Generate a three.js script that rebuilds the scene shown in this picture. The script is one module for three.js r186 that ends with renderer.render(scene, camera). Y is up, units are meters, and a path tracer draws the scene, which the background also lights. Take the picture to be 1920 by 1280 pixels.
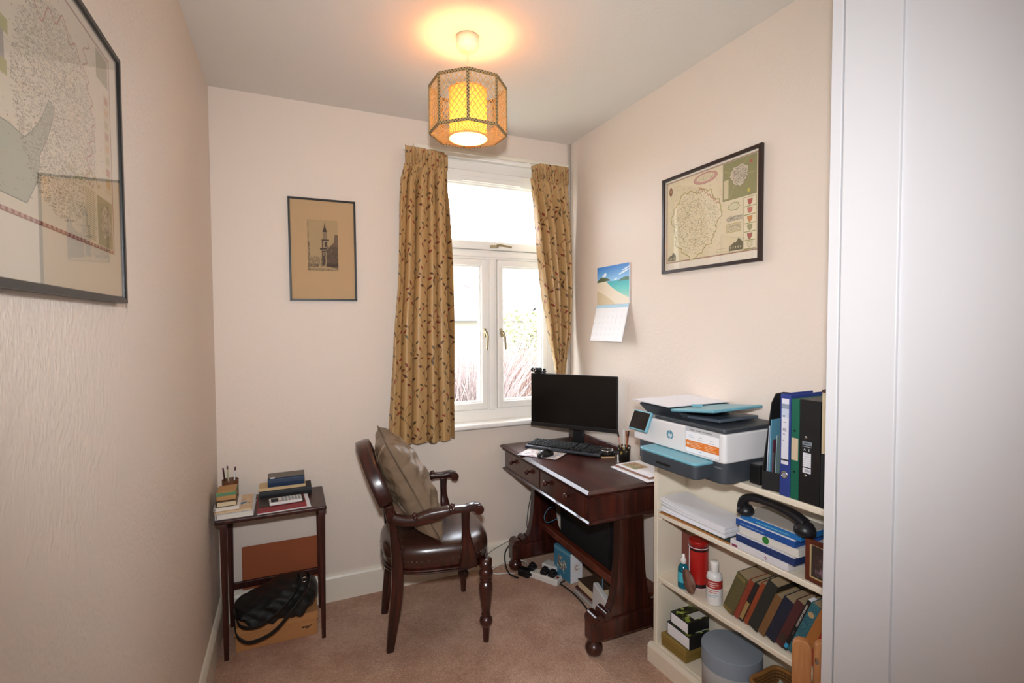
import * as THREE from 'three';
import { RoundedBoxGeometry } from 'three/addons/geometries/RoundedBoxGeometry.js';
import { mergeGeometries } from 'three/addons/utils/BufferGeometryUtils.js';

// ---------------------------------------------------------------- camera, sky, lights, exposure
const scene = new THREE.Scene();
const EYE = new THREE.Vector3(0.3171, 1.4115, 2.6728);
const camera = new THREE.PerspectiveCamera(2 * Math.atan(640 / 935.6) * 180 / Math.PI, 1.5, 0.02, 200);
const forward = new THREE.Vector3();
{
  const yaw = 0.4203, pitch = -0.0353, roll = -0.0045;
  forward.set(Math.sin(yaw) * Math.cos(pitch), Math.sin(pitch), -Math.cos(yaw) * Math.cos(pitch));
  const r = new THREE.Vector3(Math.cos(yaw), 0, Math.sin(yaw)), u = new THREE.Vector3().crossVectors(r, forward);
  const r2 = r.clone().multiplyScalar(Math.cos(roll)).addScaledVector(u, Math.sin(roll));
  const u2 = u.clone().multiplyScalar(Math.cos(roll)).addScaledVector(r, -Math.sin(roll));
  camera.quaternion.setFromRotationMatrix(new THREE.Matrix4().makeBasis(r2, u2, forward.clone().negate()));
  camera.position.copy(EYE);
}
const renderer = new THREE.WebGLRenderer({ antialias: true });
renderer.toneMapping = THREE.LinearToneMapping;
renderer.toneMappingExposure = 1.0;
renderer.shadowMap.enabled = true;

// overcast winter sky, far brighter than the room
scene.background = new THREE.Color().setRGB(0.84, 0.90, 1.0);
scene.backgroundIntensity = 14.5;

// the photographer's flash, on top of the camera
const flash = new THREE.SpotLight(new THREE.Color().setRGB(0.98, 1.0, 1.04), 11.0, 0, 57 * Math.PI / 180, 1, 2);
flash.position.copy(EYE).add(new THREE.Vector3(0.0, 0.17, 0));
flash.target.position.copy(flash.position).add(forward).add(new THREE.Vector3(0, 0.0, 0));
flash.castShadow = true; flash.shadow.radius = 1.6; flash.shadow.mapSize.set(2048, 2048); flash.shadow.camera.near = 0.1;
scene.add(flash, flash.target);
const BULB = { color: new THREE.Color().setRGB(1, 0.62, 0.25), power: 0.68 };

// ---------------------------------------------------------------- helpers
const PI = Math.PI, rad = (d) => d * PI / 180;
const V = (x, y, z) => new THREE.Vector3(x, y, z);
function rng(a) { return () => { a = (a + 0x6d2b79f5) | 0; let t = Math.imul(a ^ (a >>> 15), 1 | a); t = (t + Math.imul(t ^ (t >>> 7), 61 | t)) ^ t; return ((t ^ (t >>> 14)) >>> 0) / 4294967296; }; }
const lerp = (a, b, t) => a + (b - a) * t;
const names = {};
function numbered(n) { const k = names[n] = (names[n] ?? -1) + 1; return k ? n + '_' + String(k).padStart(3, '0') : n; }
function plain(g) {
  const o = g.index ? g.toNonIndexed() : g;
  for (const k of Object.keys(o.attributes)) if (!['position', 'normal', 'uv'].includes(k)) o.deleteAttribute(k);
  if (!o.attributes.uv) o.setAttribute('uv', new THREE.Float32BufferAttribute(new Float32Array(o.attributes.position.count * 2), 2));
  o.morphAttributes = {}; o.clearGroups?.();
  return o;
}
function metreUV(g) {            // uv in metres, from the side a face points to
  const o = plain(g), p = o.attributes.position, n = o.attributes.normal, uv = o.attributes.uv;
  for (let i = 0; i < p.count; i += 3) {
    let ax = 0, ay = 0, az = 0;
    for (let k = 0; k < 3; k++) { ax += n.getX(i + k); ay += n.getY(i + k); az += n.getZ(i + k); }
    ax = Math.abs(ax); ay = Math.abs(ay); az = Math.abs(az);
    for (let k = 0; k < 3; k++) {
      const j = i + k, x = p.getX(j), y = p.getY(j), z = p.getZ(j);
      if (ax >= ay && ax >= az) uv.setXY(j, z, y); else if (ay >= az) uv.setXY(j, x, z); else uv.setXY(j, x, y);
    }
  }
  return o;
}
function tf(g, { p = [0, 0, 0], r = [0, 0, 0], s = [1, 1, 1] } = {}) {
  g.applyMatrix4(new THREE.Matrix4().compose(V(...p), new THREE.Quaternion().setFromEuler(new THREE.Euler(...r)), V(...s)));
  return g;
}
function box(w, h, d, x = 0, y = 0, z = 0, r = 0.0015) {      // centred on x, y, z
  const m = Math.min(w, h, d) / 2;
  return metreUV(tf(plain(new RoundedBoxGeometry(w, h, d, r > 0.004 ? 3 : 1, Math.min(r, m * 0.98))), { p: [x, y, z] }));
}
const bx = (x0, x1, y0, y1, z0, z1, r) => box(x1 - x0, y1 - y0, z1 - z0, (x0 + x1) / 2, (y0 + y1) / 2, (z0 + z1) / 2, r);
const cyl = (rt, rb, h, x = 0, y = 0, z = 0, seg = 24) => tf(plain(new THREE.CylinderGeometry(rt, rb, h, seg)), { p: [x, y, z] });
const lathe = (pts, seg = 32) => plain(new THREE.LatheGeometry(pts.map(([r, y]) => new THREE.Vector2(Math.max(r, 0.0001), y)), seg));
const ball = (r, x = 0, y = 0, z = 0, seg = 20) => tf(plain(new THREE.SphereGeometry(r, seg, Math.max(8, seg >> 1))), { p: [x, y, z] });
function tube(pts, r, seg = 40, rs = 8, closed = false) {
  const c = new THREE.CatmullRomCurve3(pts.map((q) => V(...q)), closed);
  return plain(new THREE.TubeGeometry(c, seg, r, rs, closed));
}
function rod(a, b, r, rs = 5) {   // a straight thin bar
  const A = V(...a), B = V(...b), d = B.clone().sub(A), g = new THREE.CylinderGeometry(r, r, d.length(), rs, 1, true);
  g.applyQuaternion(new THREE.Quaternion().setFromUnitVectors(V(0, 1, 0), d.normalize())); g.translate((A.x + B.x) / 2, (A.y + B.y) / 2, (A.z + B.z) / 2);
  return plain(g);
}
function shapeOf(pts) { return new THREE.Shape(pts.map(([x, y]) => new THREE.Vector2(x, y))); }
function extrude(pts, depth, bevel = 0, seg = 2) { // outline in xy, pushed along +z
  const s = pts instanceof THREE.Shape ? pts : shapeOf(pts);
  return metreUV(plain(new THREE.ExtrudeGeometry(s, { depth: depth - 2 * bevel, bevelEnabled: bevel > 0, bevelSize: bevel, bevelOffset: -bevel, bevelThickness: bevel, bevelSegments: seg, curveSegments: 20 })).translate(0, 0, bevel));
}
// a swept bar: section half-width a (sideways) and half-height b change along the path
function sweep(path, a, b, n = 40, m = 14, side = V(0, 0, 1), pow = 2.6) {
  const c = new THREE.CatmullRomCurve3(path.map((q) => V(...q))), pos = [], idx = [], uv = [];
  const fa = typeof a === 'function' ? a : () => a, fb = typeof b === 'function' ? b : () => b;
  for (let i = 0; i <= n; i++) {
    const t = i / n, p = c.getPointAt(t), tan = c.getTangentAt(t), s = side.clone().addScaledVector(tan, -side.dot(tan)).normalize(), u = new THREE.Vector3().crossVectors(s, tan);
    for (let j = 0; j <= m; j++) {
      const w = j / m * 2 * PI, cx = Math.sign(Math.cos(w)) * Math.abs(Math.cos(w)) ** (2 / pow), cy = Math.sign(Math.sin(w)) * Math.abs(Math.sin(w)) ** (2 / pow);
      const q = p.clone().addScaledVector(s, cx * fa(t)).addScaledVector(u, cy * fb(t)); pos.push(q.x, q.y, q.z); uv.push(j / m * 0.1, t * 0.5);
    }
  }
  for (let i = 0; i < n; i++) for (let j = 0; j < m; j++) { const k = i * (m + 1) + j; idx.push(k, k + m + 1, k + 1, k + 1, k + m + 1, k + m + 2); }
  for (const [i, flip] of [[0, 0], [n, 1]]) { const o = pos.length / 3, p = c.getPointAt(i / n); pos.push(p.x, p.y, p.z); uv.push(0, 0); for (let j = 0; j < m; j++) { const k = i * (m + 1) + j; flip ? idx.push(o, k + 1, k) : idx.push(o, k, k + 1); } }
  const g = new THREE.BufferGeometry(); g.setAttribute('position', new THREE.Float32BufferAttribute(pos, 3)); g.setAttribute('uv', new THREE.Float32BufferAttribute(uv, 2)); g.setIndex(idx); g.computeVertexNormals();
  return plain(g);
}
function grid(nu, nv, f, uvf) {   // f(u, v) -> [x, y, z]
  const pos = [], uv = [], idx = [];
  for (let j = 0; j <= nv; j++) for (let i = 0; i <= nu; i++) { pos.push(...f(i / nu, j / nv)); uv.push(...(uvf ? uvf(i / nu, j / nv) : [i / nu, j / nv])); }
  for (let j = 0; j < nv; j++) for (let i = 0; i < nu; i++) { const k = j * (nu + 1) + i; idx.push(k, k + 1, k + nu + 1, k + 1, k + nu + 2, k + nu + 1); }
  const g = new THREE.BufferGeometry(); g.setAttribute('position', new THREE.Float32BufferAttribute(pos, 3)); g.setAttribute('uv', new THREE.Float32BufferAttribute(uv, 2)); g.setIndex(idx); g.computeVertexNormals();
  return plain(g);
}
function part(name, geos, m, parent) {
  const list = Array.isArray(geos) ? geos.map(plain) : [plain(geos)];
  const o = new THREE.Mesh(list.length > 1 ? mergeGeometries(list) : list[0], m);
  o.name = name; o.castShadow = o.receiveShadow = true; parent.add(o);
  return o;
}
function thing(name, label, category, p = [0, 0, 0], turn = 0, group, parent = scene) {
  const o = new THREE.Group(); o.name = numbered(name); o.position.set(...p); o.rotation.y = turn;
  o.userData = { label, category }; if (group) o.userData.group = group;
  parent.add(o); return o;
}
function single(name, label, category, geos, m, group) { const o = part(numbered(name), geos, m, scene); o.userData = { label, category }; if (group) o.userData.group = group; return o; }
function structure(name, geos, m) { const o = part(name, geos, m, scene); o.userData = { kind: 'structure' }; return o; }
function structureGroup(name, p = [0, 0, 0]) { const o = new THREE.Group(); o.name = name; o.position.set(...p); o.userData = { kind: 'structure' }; scene.add(o); return o; }

// ---------------------------------------------------------------- textures and materials
function canvasTexture(w, h, draw, { metres = null, data = false } = {}) {
  const c = document.createElement('canvas'); c.width = w; c.height = h; draw(c.getContext('2d'), w, h);
  const t = new THREE.CanvasTexture(c); t.wrapS = t.wrapT = THREE.RepeatWrapping; t.magFilter = THREE.LinearFilter;
  if (!data) t.colorSpace = THREE.SRGBColorSpace;
  if (metres) t.repeat.set(1 / metres[0], 1 / metres[1]);
  return t;
}
function lattice(n, seed) { const r = rng(seed), a = new Float32Array(n * n); for (let i = 0; i < n * n; i++) a[i] = r(); return a; }
function valueNoise(a, n, x, y) {   // periodic in 0..n
  const xi = Math.floor(x), yi = Math.floor(y), fx = x - xi, fy = y - yi, sx = fx * fx * (3 - 2 * fx), sy = fy * fy * (3 - 2 * fy), q = (i, j) => a[((j % n + n) % n) * n + ((i % n + n) % n)];
  return lerp(lerp(q(xi, yi), q(xi + 1, yi), sx), lerp(q(xi, yi + 1), q(xi + 1, yi + 1), sx), sy);
}
function layered(size, layers, seed) {   // layers: [cells x, cells y, weight]
  const out = new Float32Array(size * size); let sum = 0;
  layers.forEach(([cx, cy, w], k) => {
    const n = Math.max(cx, cy), a = lattice(n, seed + k * 77); sum += w;
    for (let y = 0; y < size; y++) for (let x = 0; x < size; x++) {
      const X = x / size * cx, Y = y / size * cy, xi = Math.floor(X), yi = Math.floor(Y), fx = X - xi, fy = Y - yi, sx = fx * fx * (3 - 2 * fx), sy = fy * fy * (3 - 2 * fy), q = (i, j) => a[(j % cy) * n + (i % cx)];
      out[y * size + x] += w * lerp(lerp(q(xi, yi), q(xi + 1, yi), sx), lerp(q(xi, yi + 1), q(xi + 1, yi + 1), sx), sy);
    }
  });
  for (let i = 0; i < out.length; i++) out[i] /= sum;
  return out;
}
function dataTexture(size, f, metres, srgb = true) {   // f(i) -> [r, g, b] 0..255
  const d = new Uint8Array(size * size * 4);
  for (let i = 0; i < size * size; i++) { const [r, g, b] = f(i); d[i * 4] = r; d[i * 4 + 1] = g; d[i * 4 + 2] = b; d[i * 4 + 3] = 255; }
  const t = new THREE.DataTexture(d, size, size, THREE.RGBAFormat); t.wrapS = t.wrapT = THREE.RepeatWrapping; t.magFilter = THREE.LinearFilter; t.minFilter = THREE.LinearFilter;
  if (srgb) t.colorSpace = THREE.SRGBColorSpace;
  t.repeat.set(1 / metres, 1 / metres); t.needsUpdate = true; return t;
}
const grey = (v) => { const q = Math.max(0, Math.min(255, v * 255)); return [q, q, q]; };
function mat(color, roughness = 0.6, o = {}) { const m = new THREE.MeshPhysicalMaterial({ color, roughness, ...o }); return m; }
const mixHex = (a, b, t) => a.map((v, i) => lerp(v, b[i], t));

const nWall = layered(512, [[40, 40, 1], [90, 90, 1], [180, 60, 0.8]], 11);
const wallBump = dataTexture(512, (i) => grey(nWall[i]), 0.5, false);
const M = {};
M.wall = mat('#e4d5c7', 0.62, { bumpMap: wallBump, bumpScale: 0.0006 });
M.wallLeft = mat('#e4d5c7', 0.55, { bumpMap: wallBump, bumpScale: 0.0014 });
M.ceiling = mat('#e2dcd4', 0.8, { bumpMap: wallBump, bumpScale: 0.0004 });
M.trim = mat('#e9e0cf', 0.35);
M.white = mat('#f0ece6', 0.3);          // window plastic and gloss paint
M.wardrobe = mat('#d5d3d4', 0.38);
const nCarpet = layered(1024, [[5, 5, 1.0], [16, 16, 0.7], [60, 60, 0.35], [300, 300, 0.9]], 31), nCarpetFine = layered(1024, [[256, 256, 1], [512, 512, 1]], 37);
M.carpet = mat('#ffffff', 0.95, {
  map: dataTexture(1024, (i) => mixHex([170, 131, 110], [206, 170, 147], Math.min(1, Math.max(0, (nCarpet[i] - 0.3) * 2.4))), 1.3),
  bumpMap: dataTexture(1024, (i) => grey(nCarpetFine[i]), 1.3, false), bumpScale: 0.004, sheen: 0.3, sheenRoughness: 0.8, sheenColor: new THREE.Color('#c8a58c'),
});
function woodTexture(dark, light, seed, metres = 0.5, streak = 26) {
  const a = layered(512, [[streak, 2, 1], [streak * 3, 4, 0.8], [160, 10, 0.6], [6, 3, 0.7]], seed);
  return dataTexture(512, (i) => mixHex(dark, light, Math.min(1, Math.max(0, (a[i] - 0.28) * 2.2))), metres);
}
const mahoganyMap = woodTexture([40, 13, 9], [84, 34, 22], 51);
M.mahogany = mat('#ffffff', 0.3, { map: mahoganyMap, clearcoat: 0.5, clearcoatRoughness: 0.12 });
M.deskTop = mat('#ffffff', 0.34, { map: woodTexture([42, 18, 15], [78, 38, 30], 57, 0.7), clearcoat: 0.35, clearcoatRoughness: 0.3 });
M.tableWood = mat('#ffffff', 0.35, { map: woodTexture([40, 16, 13], [74, 34, 26], 61, 0.4) });
M.paleWood = mat('#ffffff', 0.5, { map: woodTexture([176, 112, 62], [206, 144, 90], 63, 0.4) });
M.redWood = mat('#ffffff', 0.4, { map: woodTexture([74, 30, 18], [112, 52, 32], 67, 0.4) });
const nLeather = layered(512, [[80, 80, 1], [150, 150, 0.8], [20, 20, 0.4]], 71), leatherBump = dataTexture(512, (i) => grey(nLeather[i]), 0.2, false);
M.leather = mat('#3b2119', 0.26, { bumpMap: leatherBump, bumpScale: 0.0002, clearcoat: 0.4, clearcoatRoughness: 0.22 });
M.blackLeather = mat('#141514', 0.42, { bumpMap: leatherBump, bumpScale: 0.001 });
M.black = mat('#131314', 0.4); M.blackMatt = mat('#171718', 0.7); M.screen = mat('#080808', 0.2);
M.darkGrey = mat('#3b4046', 0.45); M.midGrey = mat('#6d7073', 0.5);
M.teal = mat('#6fa9b8', 0.4); M.printerWhite = mat('#e3e0df', 0.4);
M.paper = mat('#efeef2', 0.75); M.paperGrey = mat('#d8d6d4', 0.8); M.card = mat('#c08a52', 0.8); M.pages = mat('#d9c6a0', 0.85); M.oldPages = mat('#a48f6e', 0.9); M.pagesWhite = mat('#e2dbcc', 0.85);
M.shelf = mat('#ebe0cb', 0.38);
M.chrome = mat('#c9c7c2', 0.22, { metalness: 1 }); M.brass = mat('#b3a688', 0.28, { metalness: 1 }); M.steelDark = mat('#77736c', 0.3, { metalness: 1 });
M.glass = new THREE.MeshPhysicalMaterial({ color: '#ffffff', roughness: 0, transmission: 1, thickness: 0, ior: 1.5 });
M.cableBlack = mat('#101010', 0.5); M.cableWhite = mat('#d9d6d0', 0.5); M.cableBlue = mat('#3b6f86', 0.5);
const solid = {};
const paint = (c, r = 0.55) => solid[c + r] ??= mat(c, r);
function printed(w, h, pw, ph, draw, parent, p, r = [0, 0, 0], name = 'printing', rough = 0.6) {   // flat print on a thin sheet, w by h metres
  const t = canvasTexture(pw, ph, draw); t.wrapS = t.wrapT = THREE.ClampToEdgeWrapping;
  const o = part(name, new THREE.PlaneGeometry(w, h), mat('#ffffff', rough, { map: t }), parent); o.position.set(...p); o.rotation.set(...r); return o;
}
// ---------------------------------------------------------------- the room
const W = 1.903, H = 2.5, D = 3.05;
structure('floor', bx(-0.15, W + 0.15, -0.12, 0, -0.3, D + 0.15, 0), M.carpet);
structure('ceiling', bx(-0.15, W + 0.15, H, H + 0.12, -0.3, D + 0.15, 0), M.ceiling);
structure('wall_left', bx(-0.15, 0, 0, H, -0.3, D + 0.15, 0), M.wallLeft);
structure('wall_right', bx(W, W + 0.15, 0, H, -0.3, D + 0.15, 0), M.wall);
const WX0 = 0.985, WX1 = 1.835, WY0 = 0.835, WY1 = 2.362;
structure('wall_back', [bx(0, WX0, 0, H, -0.3, 0, 0), bx(WX1, W, 0, H, -0.3, 0, 0), bx(WX0, WX1, 0, WY0, -0.3, 0, 0), bx(WX0, WX1, WY1, H, -0.3, 0, 0)], M.wall);
structure('wall_front', bx(0, W, 0, H, D, D + 0.15, 0), M.wall);
const skirtProfile = [[0, 0], [0.018, 0], [0.018, 0.118], [0.013, 0.128], [0.006, 0.136], [0, 0.138]];
structure('baseboard_left', tf(extrude(skirtProfile, D - 0.02), { p: [0, 0, 0.02] }), M.trim);
structure('baseboard_back', tf(extrude(skirtProfile, W - 0.02), { r: [0, -PI / 2, 0], p: [W - 0.01, 0, 0] }), M.trim);
structure('baseboard_right', tf(extrude(skirtProfile, 1.9), { r: [0, PI, 0], p: [W, 0, 1.92] }), M.trim);
structure('trim_1', [bx(1.835, 1.884, 0.84, 2.365, 0.0005, 0.016, 0.003), bx(0.94, 0.985, 0.84, 2.365, 0.0005, 0.016, 0.003), bx(0.94, 1.884, 2.352, 2.372, 0.0005, 0.02, 0.004)], M.trim);
structure('trim_2', [cyl(0.0075, 0.0075, 2.36, 1.8935, 1.318, 0.0085, 16)], mat('#b9b0a6', 0.45));

// window: frame, opening lights, panes, handles
{
  const w = structureGroup('window_1', [0, 0, 0]);
  const zf = -0.06, zb = -0.13, fr = (x0, x1, y0, y1, z0 = zb, z1 = zf, r = 0.006) => bx(x0, x1, y0, y1, z0, z1, r);
  part('frame', [fr(WX0, 1.045, 0.838, 2.36), fr(1.775, WX1, 0.838, 2.36), fr(1.04, 1.78, 2.288, 2.36), fr(1.04, 1.78, 0.838, 0.912), bx(0.985, 1.835, 2.343, 2.362, -0.13, -0.03, 0.004)], M.white, w);
  part('transom', [fr(1.04, 1.78, 1.787, 1.842), bx(1.04, 1.78, 1.8, 1.83, -0.065, -0.052, 0.005)], M.white, w);
  part('mullion', [fr(1.377, 1.441, 0.905, 1.795), bx(1.392, 1.426, 0.905, 1.79, -0.065, -0.05, 0.006)], M.white, w);
  function sash(name, x0, x1, y0, y1, side, top, bottom) {
    const s = part(name, [bx(x0, x0 + side, y0, y1, -0.12, -0.046, 0.006), bx(x1 - side, x1, y0, y1, -0.12, -0.046, 0.006), bx(x0 + side - 0.004, x1 - side + 0.004, y1 - top, y1, -0.12, -0.046, 0.006), bx(x0 + side - 0.004, x1 - side + 0.004, y0, y0 + bottom, -0.12, -0.046, 0.006),
      bx(x0 + side - 0.002, x1 - side + 0.002, y0 + bottom - 0.002, y0 + bottom + 0.008, -0.1, -0.062, 0.003), bx(x0 + side - 0.002, x1 - side + 0.002, y1 - top - 0.008, y1 - top + 0.002, -0.1, -0.062, 0.003),
      bx(x0 + side - 0.002, x0 + side + 0.008, y0 + bottom, y1 - top, -0.1, -0.062, 0.003), bx(x1 - side - 0.008, x1 - side + 0.002, y0 + bottom, y1 - top, -0.1, -0.062, 0.003)], M.white, w);
    part('pane', bx(x0 + side, x1 - side, y0 + bottom, y1 - top, -0.0853, -0.0847, 0), M.glass, s);
    return s;
  }
  const top = sash('fanlight', 1.046, 1.774, 1.843, 2.287, 0.05, 0.072, 0.046);
  const left = sash('casement', 1.046, 1.376, 0.913, 1.786, 0.036, 0.036, 0.04);
  const right = sash('casement', 1.442, 1.774, 0.913, 1.786, 0.034, 0.036, 0.04);
  function handle(parent, x, y, turn, bend) {
    const g = [tf(box(0.017, 0.052, 0.012, 0, 0, 0.006, 0.005), {}), tf(cyl(0.007, 0.008, 0.022, 0, 0, 0, 16), { r: [PI / 2, 0, 0], p: [0, 0.004, 0.02] }),
      sweep([[0, 0.004, 0.03], [0.004, -0.02, 0.034], [0.001, -0.06, 0.034], [-0.004, -0.098, 0.033]], (t) => 0.0085 - 0.003 * t, (t) => 0.006 - 0.002 * t, 16, 10, V(1, 0, 0))];
    const h = part('handle', g, M.brass, parent); h.position.set(x, y, -0.046); h.rotation.z = turn; if (bend) h.scale.x = -1; return h;
  }
  handle(left, 1.358, 1.36, 0.06); handle(right, 1.462, 1.36, 0.2); handle(top, 1.42, 1.862, PI / 2 + 0.02);
  part('vent', [bx(1.215, 1.605, 2.226, 2.252, -0.047, -0.034, 0.004), bx(1.225, 1.595, 2.222, 2.228, -0.047, -0.03, 0.002), bx(1.588, 1.602, 2.216, 2.23, -0.045, -0.028, 0.002)], M.white, w);
  part('window_sill', [bx(WX0 - 0.05, 1.89, 0.818, 0.848, -0.062, 0.048, 0.012)], M.white, w);
}
// curtain track fixed to the head of the window
single('curtain_rail', 'slim white curtain track across the head of the window', 'curtain rail', [bx(0.88, 1.87, 2.322, 2.34, 0.026, 0.04, 0.003), bx(1.0, 1.02, 2.33, 2.35, 0.0005, 0.03, 0.002), bx(1.6, 1.62, 2.33, 2.35, 0.0005, 0.03, 0.002)], M.white);

// ---------------------------------------------------------------- outside: garden, shrubs, houses
const EXT = { grass: mat('#80846c', 0.95), brick: mat('#a08b79', 0.9), render: mat('#988e82', 0.9), roof: mat('#7d7775', 0.85), ridge: mat('#777170', 0.85), twig: mat('#8a7974', 0.9), leaf: mat('#868c62', 0.9), chimney: mat('#9a7d60', 0.9) };
structure('ground', bx(-40, 60, -0.7, -0.5, -90, -0.31, 0), EXT.grass);
function house(label, x0, x1, z0, z1, eaves, ridge, chimneyX, dormer) {
  const h = thing('house', label, 'house', [(x0 + x1) / 2, -0.5, (z0 + z1) / 2]), w = x1 - x0, d = z1 - z0, e = eaves + 0.5, t = ridge + 0.5;
  part('wall', bx(-w / 2, w / 2, 0, e, -d / 2, d / 2, 0), EXT.render, h);
  const o = 0.35, A = [[-w / 2 - o, e, d / 2 + o], [w / 2 + o, e, d / 2 + o], [w / 2 + o, e, -d / 2 - o], [-w / 2 - o, e, -d / 2 - o]], R = [[-w / 2 + d / 2.4, t, 0], [w / 2 - d / 2.4, t, 0]];
  const tri = (...v) => v.flat(), pos = [...tri(A[0], A[1], R[1]), ...tri(A[0], R[1], R[0]), ...tri(A[1], A[2], R[1]), ...tri(A[2], A[3], R[0]), ...tri(A[2], R[0], R[1]), ...tri(A[3], A[0], R[0]), ...tri(A[0], A[2], A[1]), ...tri(A[0], A[3], A[2])];
  const g = new THREE.BufferGeometry(); g.setAttribute('position', new THREE.Float32BufferAttribute(pos, 3)); g.computeVertexNormals();
  const roof = part('roof', [metreUV(g)], EXT.roof, h);
  part('ridge', [rod(R[0], R[1], 0.09, 8), rod(A[0], R[0], 0.07, 8), rod(A[1], R[1], 0.07, 8)], EXT.ridge, roof);
  part('gutter', [rod([A[0][0], e - 0.05, A[0][2]], [A[1][0], e - 0.05, A[1][2]], 0.07, 8)], EXT.ridge, h);
  if (chimneyX !== null) { const c = part('chimney', [bx(chimneyX - 0.3, chimneyX + 0.3, e + 0.3, t + 0.75, 0.6, 1.1, 0.01), bx(chimneyX - 0.35, chimneyX + 0.35, t + 0.75, t + 0.87, 0.55, 1.15, 0.01)], EXT.chimney, h); part('chimney_pot', [cyl(0.09, 0.11, 0.3, chimneyX - 0.14, t + 1.0, 0.85), cyl(0.09, 0.11, 0.3, chimneyX + 0.14, t + 1.0, 0.85)], EXT.brick, c); }
  if (dormer !== null) {
    const f = part('dormer', [bx(dormer - 0.75, dormer + 0.75, e + 0.45, e + 1.45, 0.4, d / 2 - 0.4, 0.02), bx(dormer - 0.85, dormer + 0.85, e + 1.45, e + 1.55, 0.3, d / 2 - 0.3, 0.02)], EXT.render, h);
    part('dormer_window', [bx(dormer - 0.62, dormer - 0.04, e + 0.6, e + 1.35, d / 2 - 0.41, d / 2 - 0.36, 0.01), bx(dormer + 0.04, dormer + 0.62, e + 0.6, e + 1.35, d / 2 - 0.41, d / 2 - 0.36, 0.01)], mat('#505c70', 0.2), f);
  }
  for (const k of [-0.3, 0.02, 0.3]) part('window', [bx(k * w - 0.45, k * w + 0.45, e - 1.6, e - 0.5, d / 2 - 0.02, d / 2 + 0.03, 0.01)], mat('#5c6672', 0.2), h);
  return h;
}
house('far pale house with dormer and chimney seen through the left casement', 0.9, 9.2, -21, -15, 1.62, 3.3, 1.55, 0.0);
house('far hip-roofed house with brick tones seen through the right casement', 9.9, 19.0, -25, -16, 2.0, 5.2, null, null);
function shrub(label, x, z, hgt, spread, count, seed, m, leafy) {
  const s = thing('shrub', label, 'shrub', [x, -0.5, z]), r = rng(seed), tw = [], lf = [];
  for (let i = 0; i < count; i++) {
    const a = r() * 2 * PI, q = Math.sqrt(r()), bxx = Math.cos(a) * q * spread * 0.45, bz = Math.sin(a) * q * spread * 0.35, lean = 0.25 + 0.5 * r(), h = hgt * (0.55 + 0.45 * r());
    const pts = []; let px = bxx, pz = bz; const dx = (r() - 0.5) * lean * 1.6 + bxx * 0.5, dz = (r() - 0.5) * lean + bz * 0.5;
    for (let k = 0; k <= 4; k++) { const t = k / 4; pts.push([px + dx * t * t + (r() - 0.5) * 0.05, h * t - 0.12 * t * t * t * lean, pz + dz * t * t + (r() - 0.5) * 0.05]); }
    tw.push(tube(pts, 0.004 + 0.004 * r(), 6, 3));
    if (leafy) for (let k = 0; k < 6; k++) { const p = pts[2 + Math.floor(r() * 3)]; lf.push(tf(plain(new THREE.SphereGeometry(0.035 + 0.03 * r(), 5, 3)), { p: [p[0] + (r() - 0.5) * 0.3, p[1] + (r() - 0.5) * 0.25, p[2] + (r() - 0.5) * 0.2], s: [1, 0.5, 1.2], r: [r() * 3, r() * 3, 0] })); }
  }
  part('twigs', tw, m, s); if (leafy) part('leaves', lf, EXT.leaf, s);
  return s;
}
shrub('bare brown shrub filling the lower left casement', 2.55, -4.0, 1.75, 1.3, 520, 5, EXT.twig, false);
shrub('bare reddish shrub behind the monitor in the right casement', 3.95, -5.6, 1.75, 1.5, 620, 6, mat('#927970', 0.9), false);
shrub('light green leafy bush above the bare shrubs at right', 6.0, -8.0, 2.2, 1.5, 260, 8, EXT.twig, true);

// ---------------------------------------------------------------- fitted wardrobe at the right
{
  const w = thing('wardrobe', 'tall white fitted wardrobe with recessed panel door at right edge', 'wardrobe', [1.4, 0, 1.951]);
  part('side_panel', bx(0, 0.495, 0, 2.49, 0, 0.0245, 0.002), M.wardrobe, w);
  part('carcass', [bx(0.024, 0.495, 0, 2.49, 0.03, 0.9, 0.002)], M.wardrobe, w);
  const d = part('door', [bx(0, 0.021, 0.02, 2.47, 0.0275, 0.138, 0.0025), bx(0, 0.021, 0.02, 2.47, 0.68, 0.79, 0.0025), bx(0, 0.021, 2.33, 2.47, 0.135, 0.683, 0.0025), bx(0, 0.021, 0.02, 0.16, 0.135, 0.683, 0.0025)], M.wardrobe, w);
  part('door_panel', bx(0.008, 0.018, 0.15, 2.34, 0.13, 0.69, 0.001), M.wardrobe, d);
}
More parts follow.
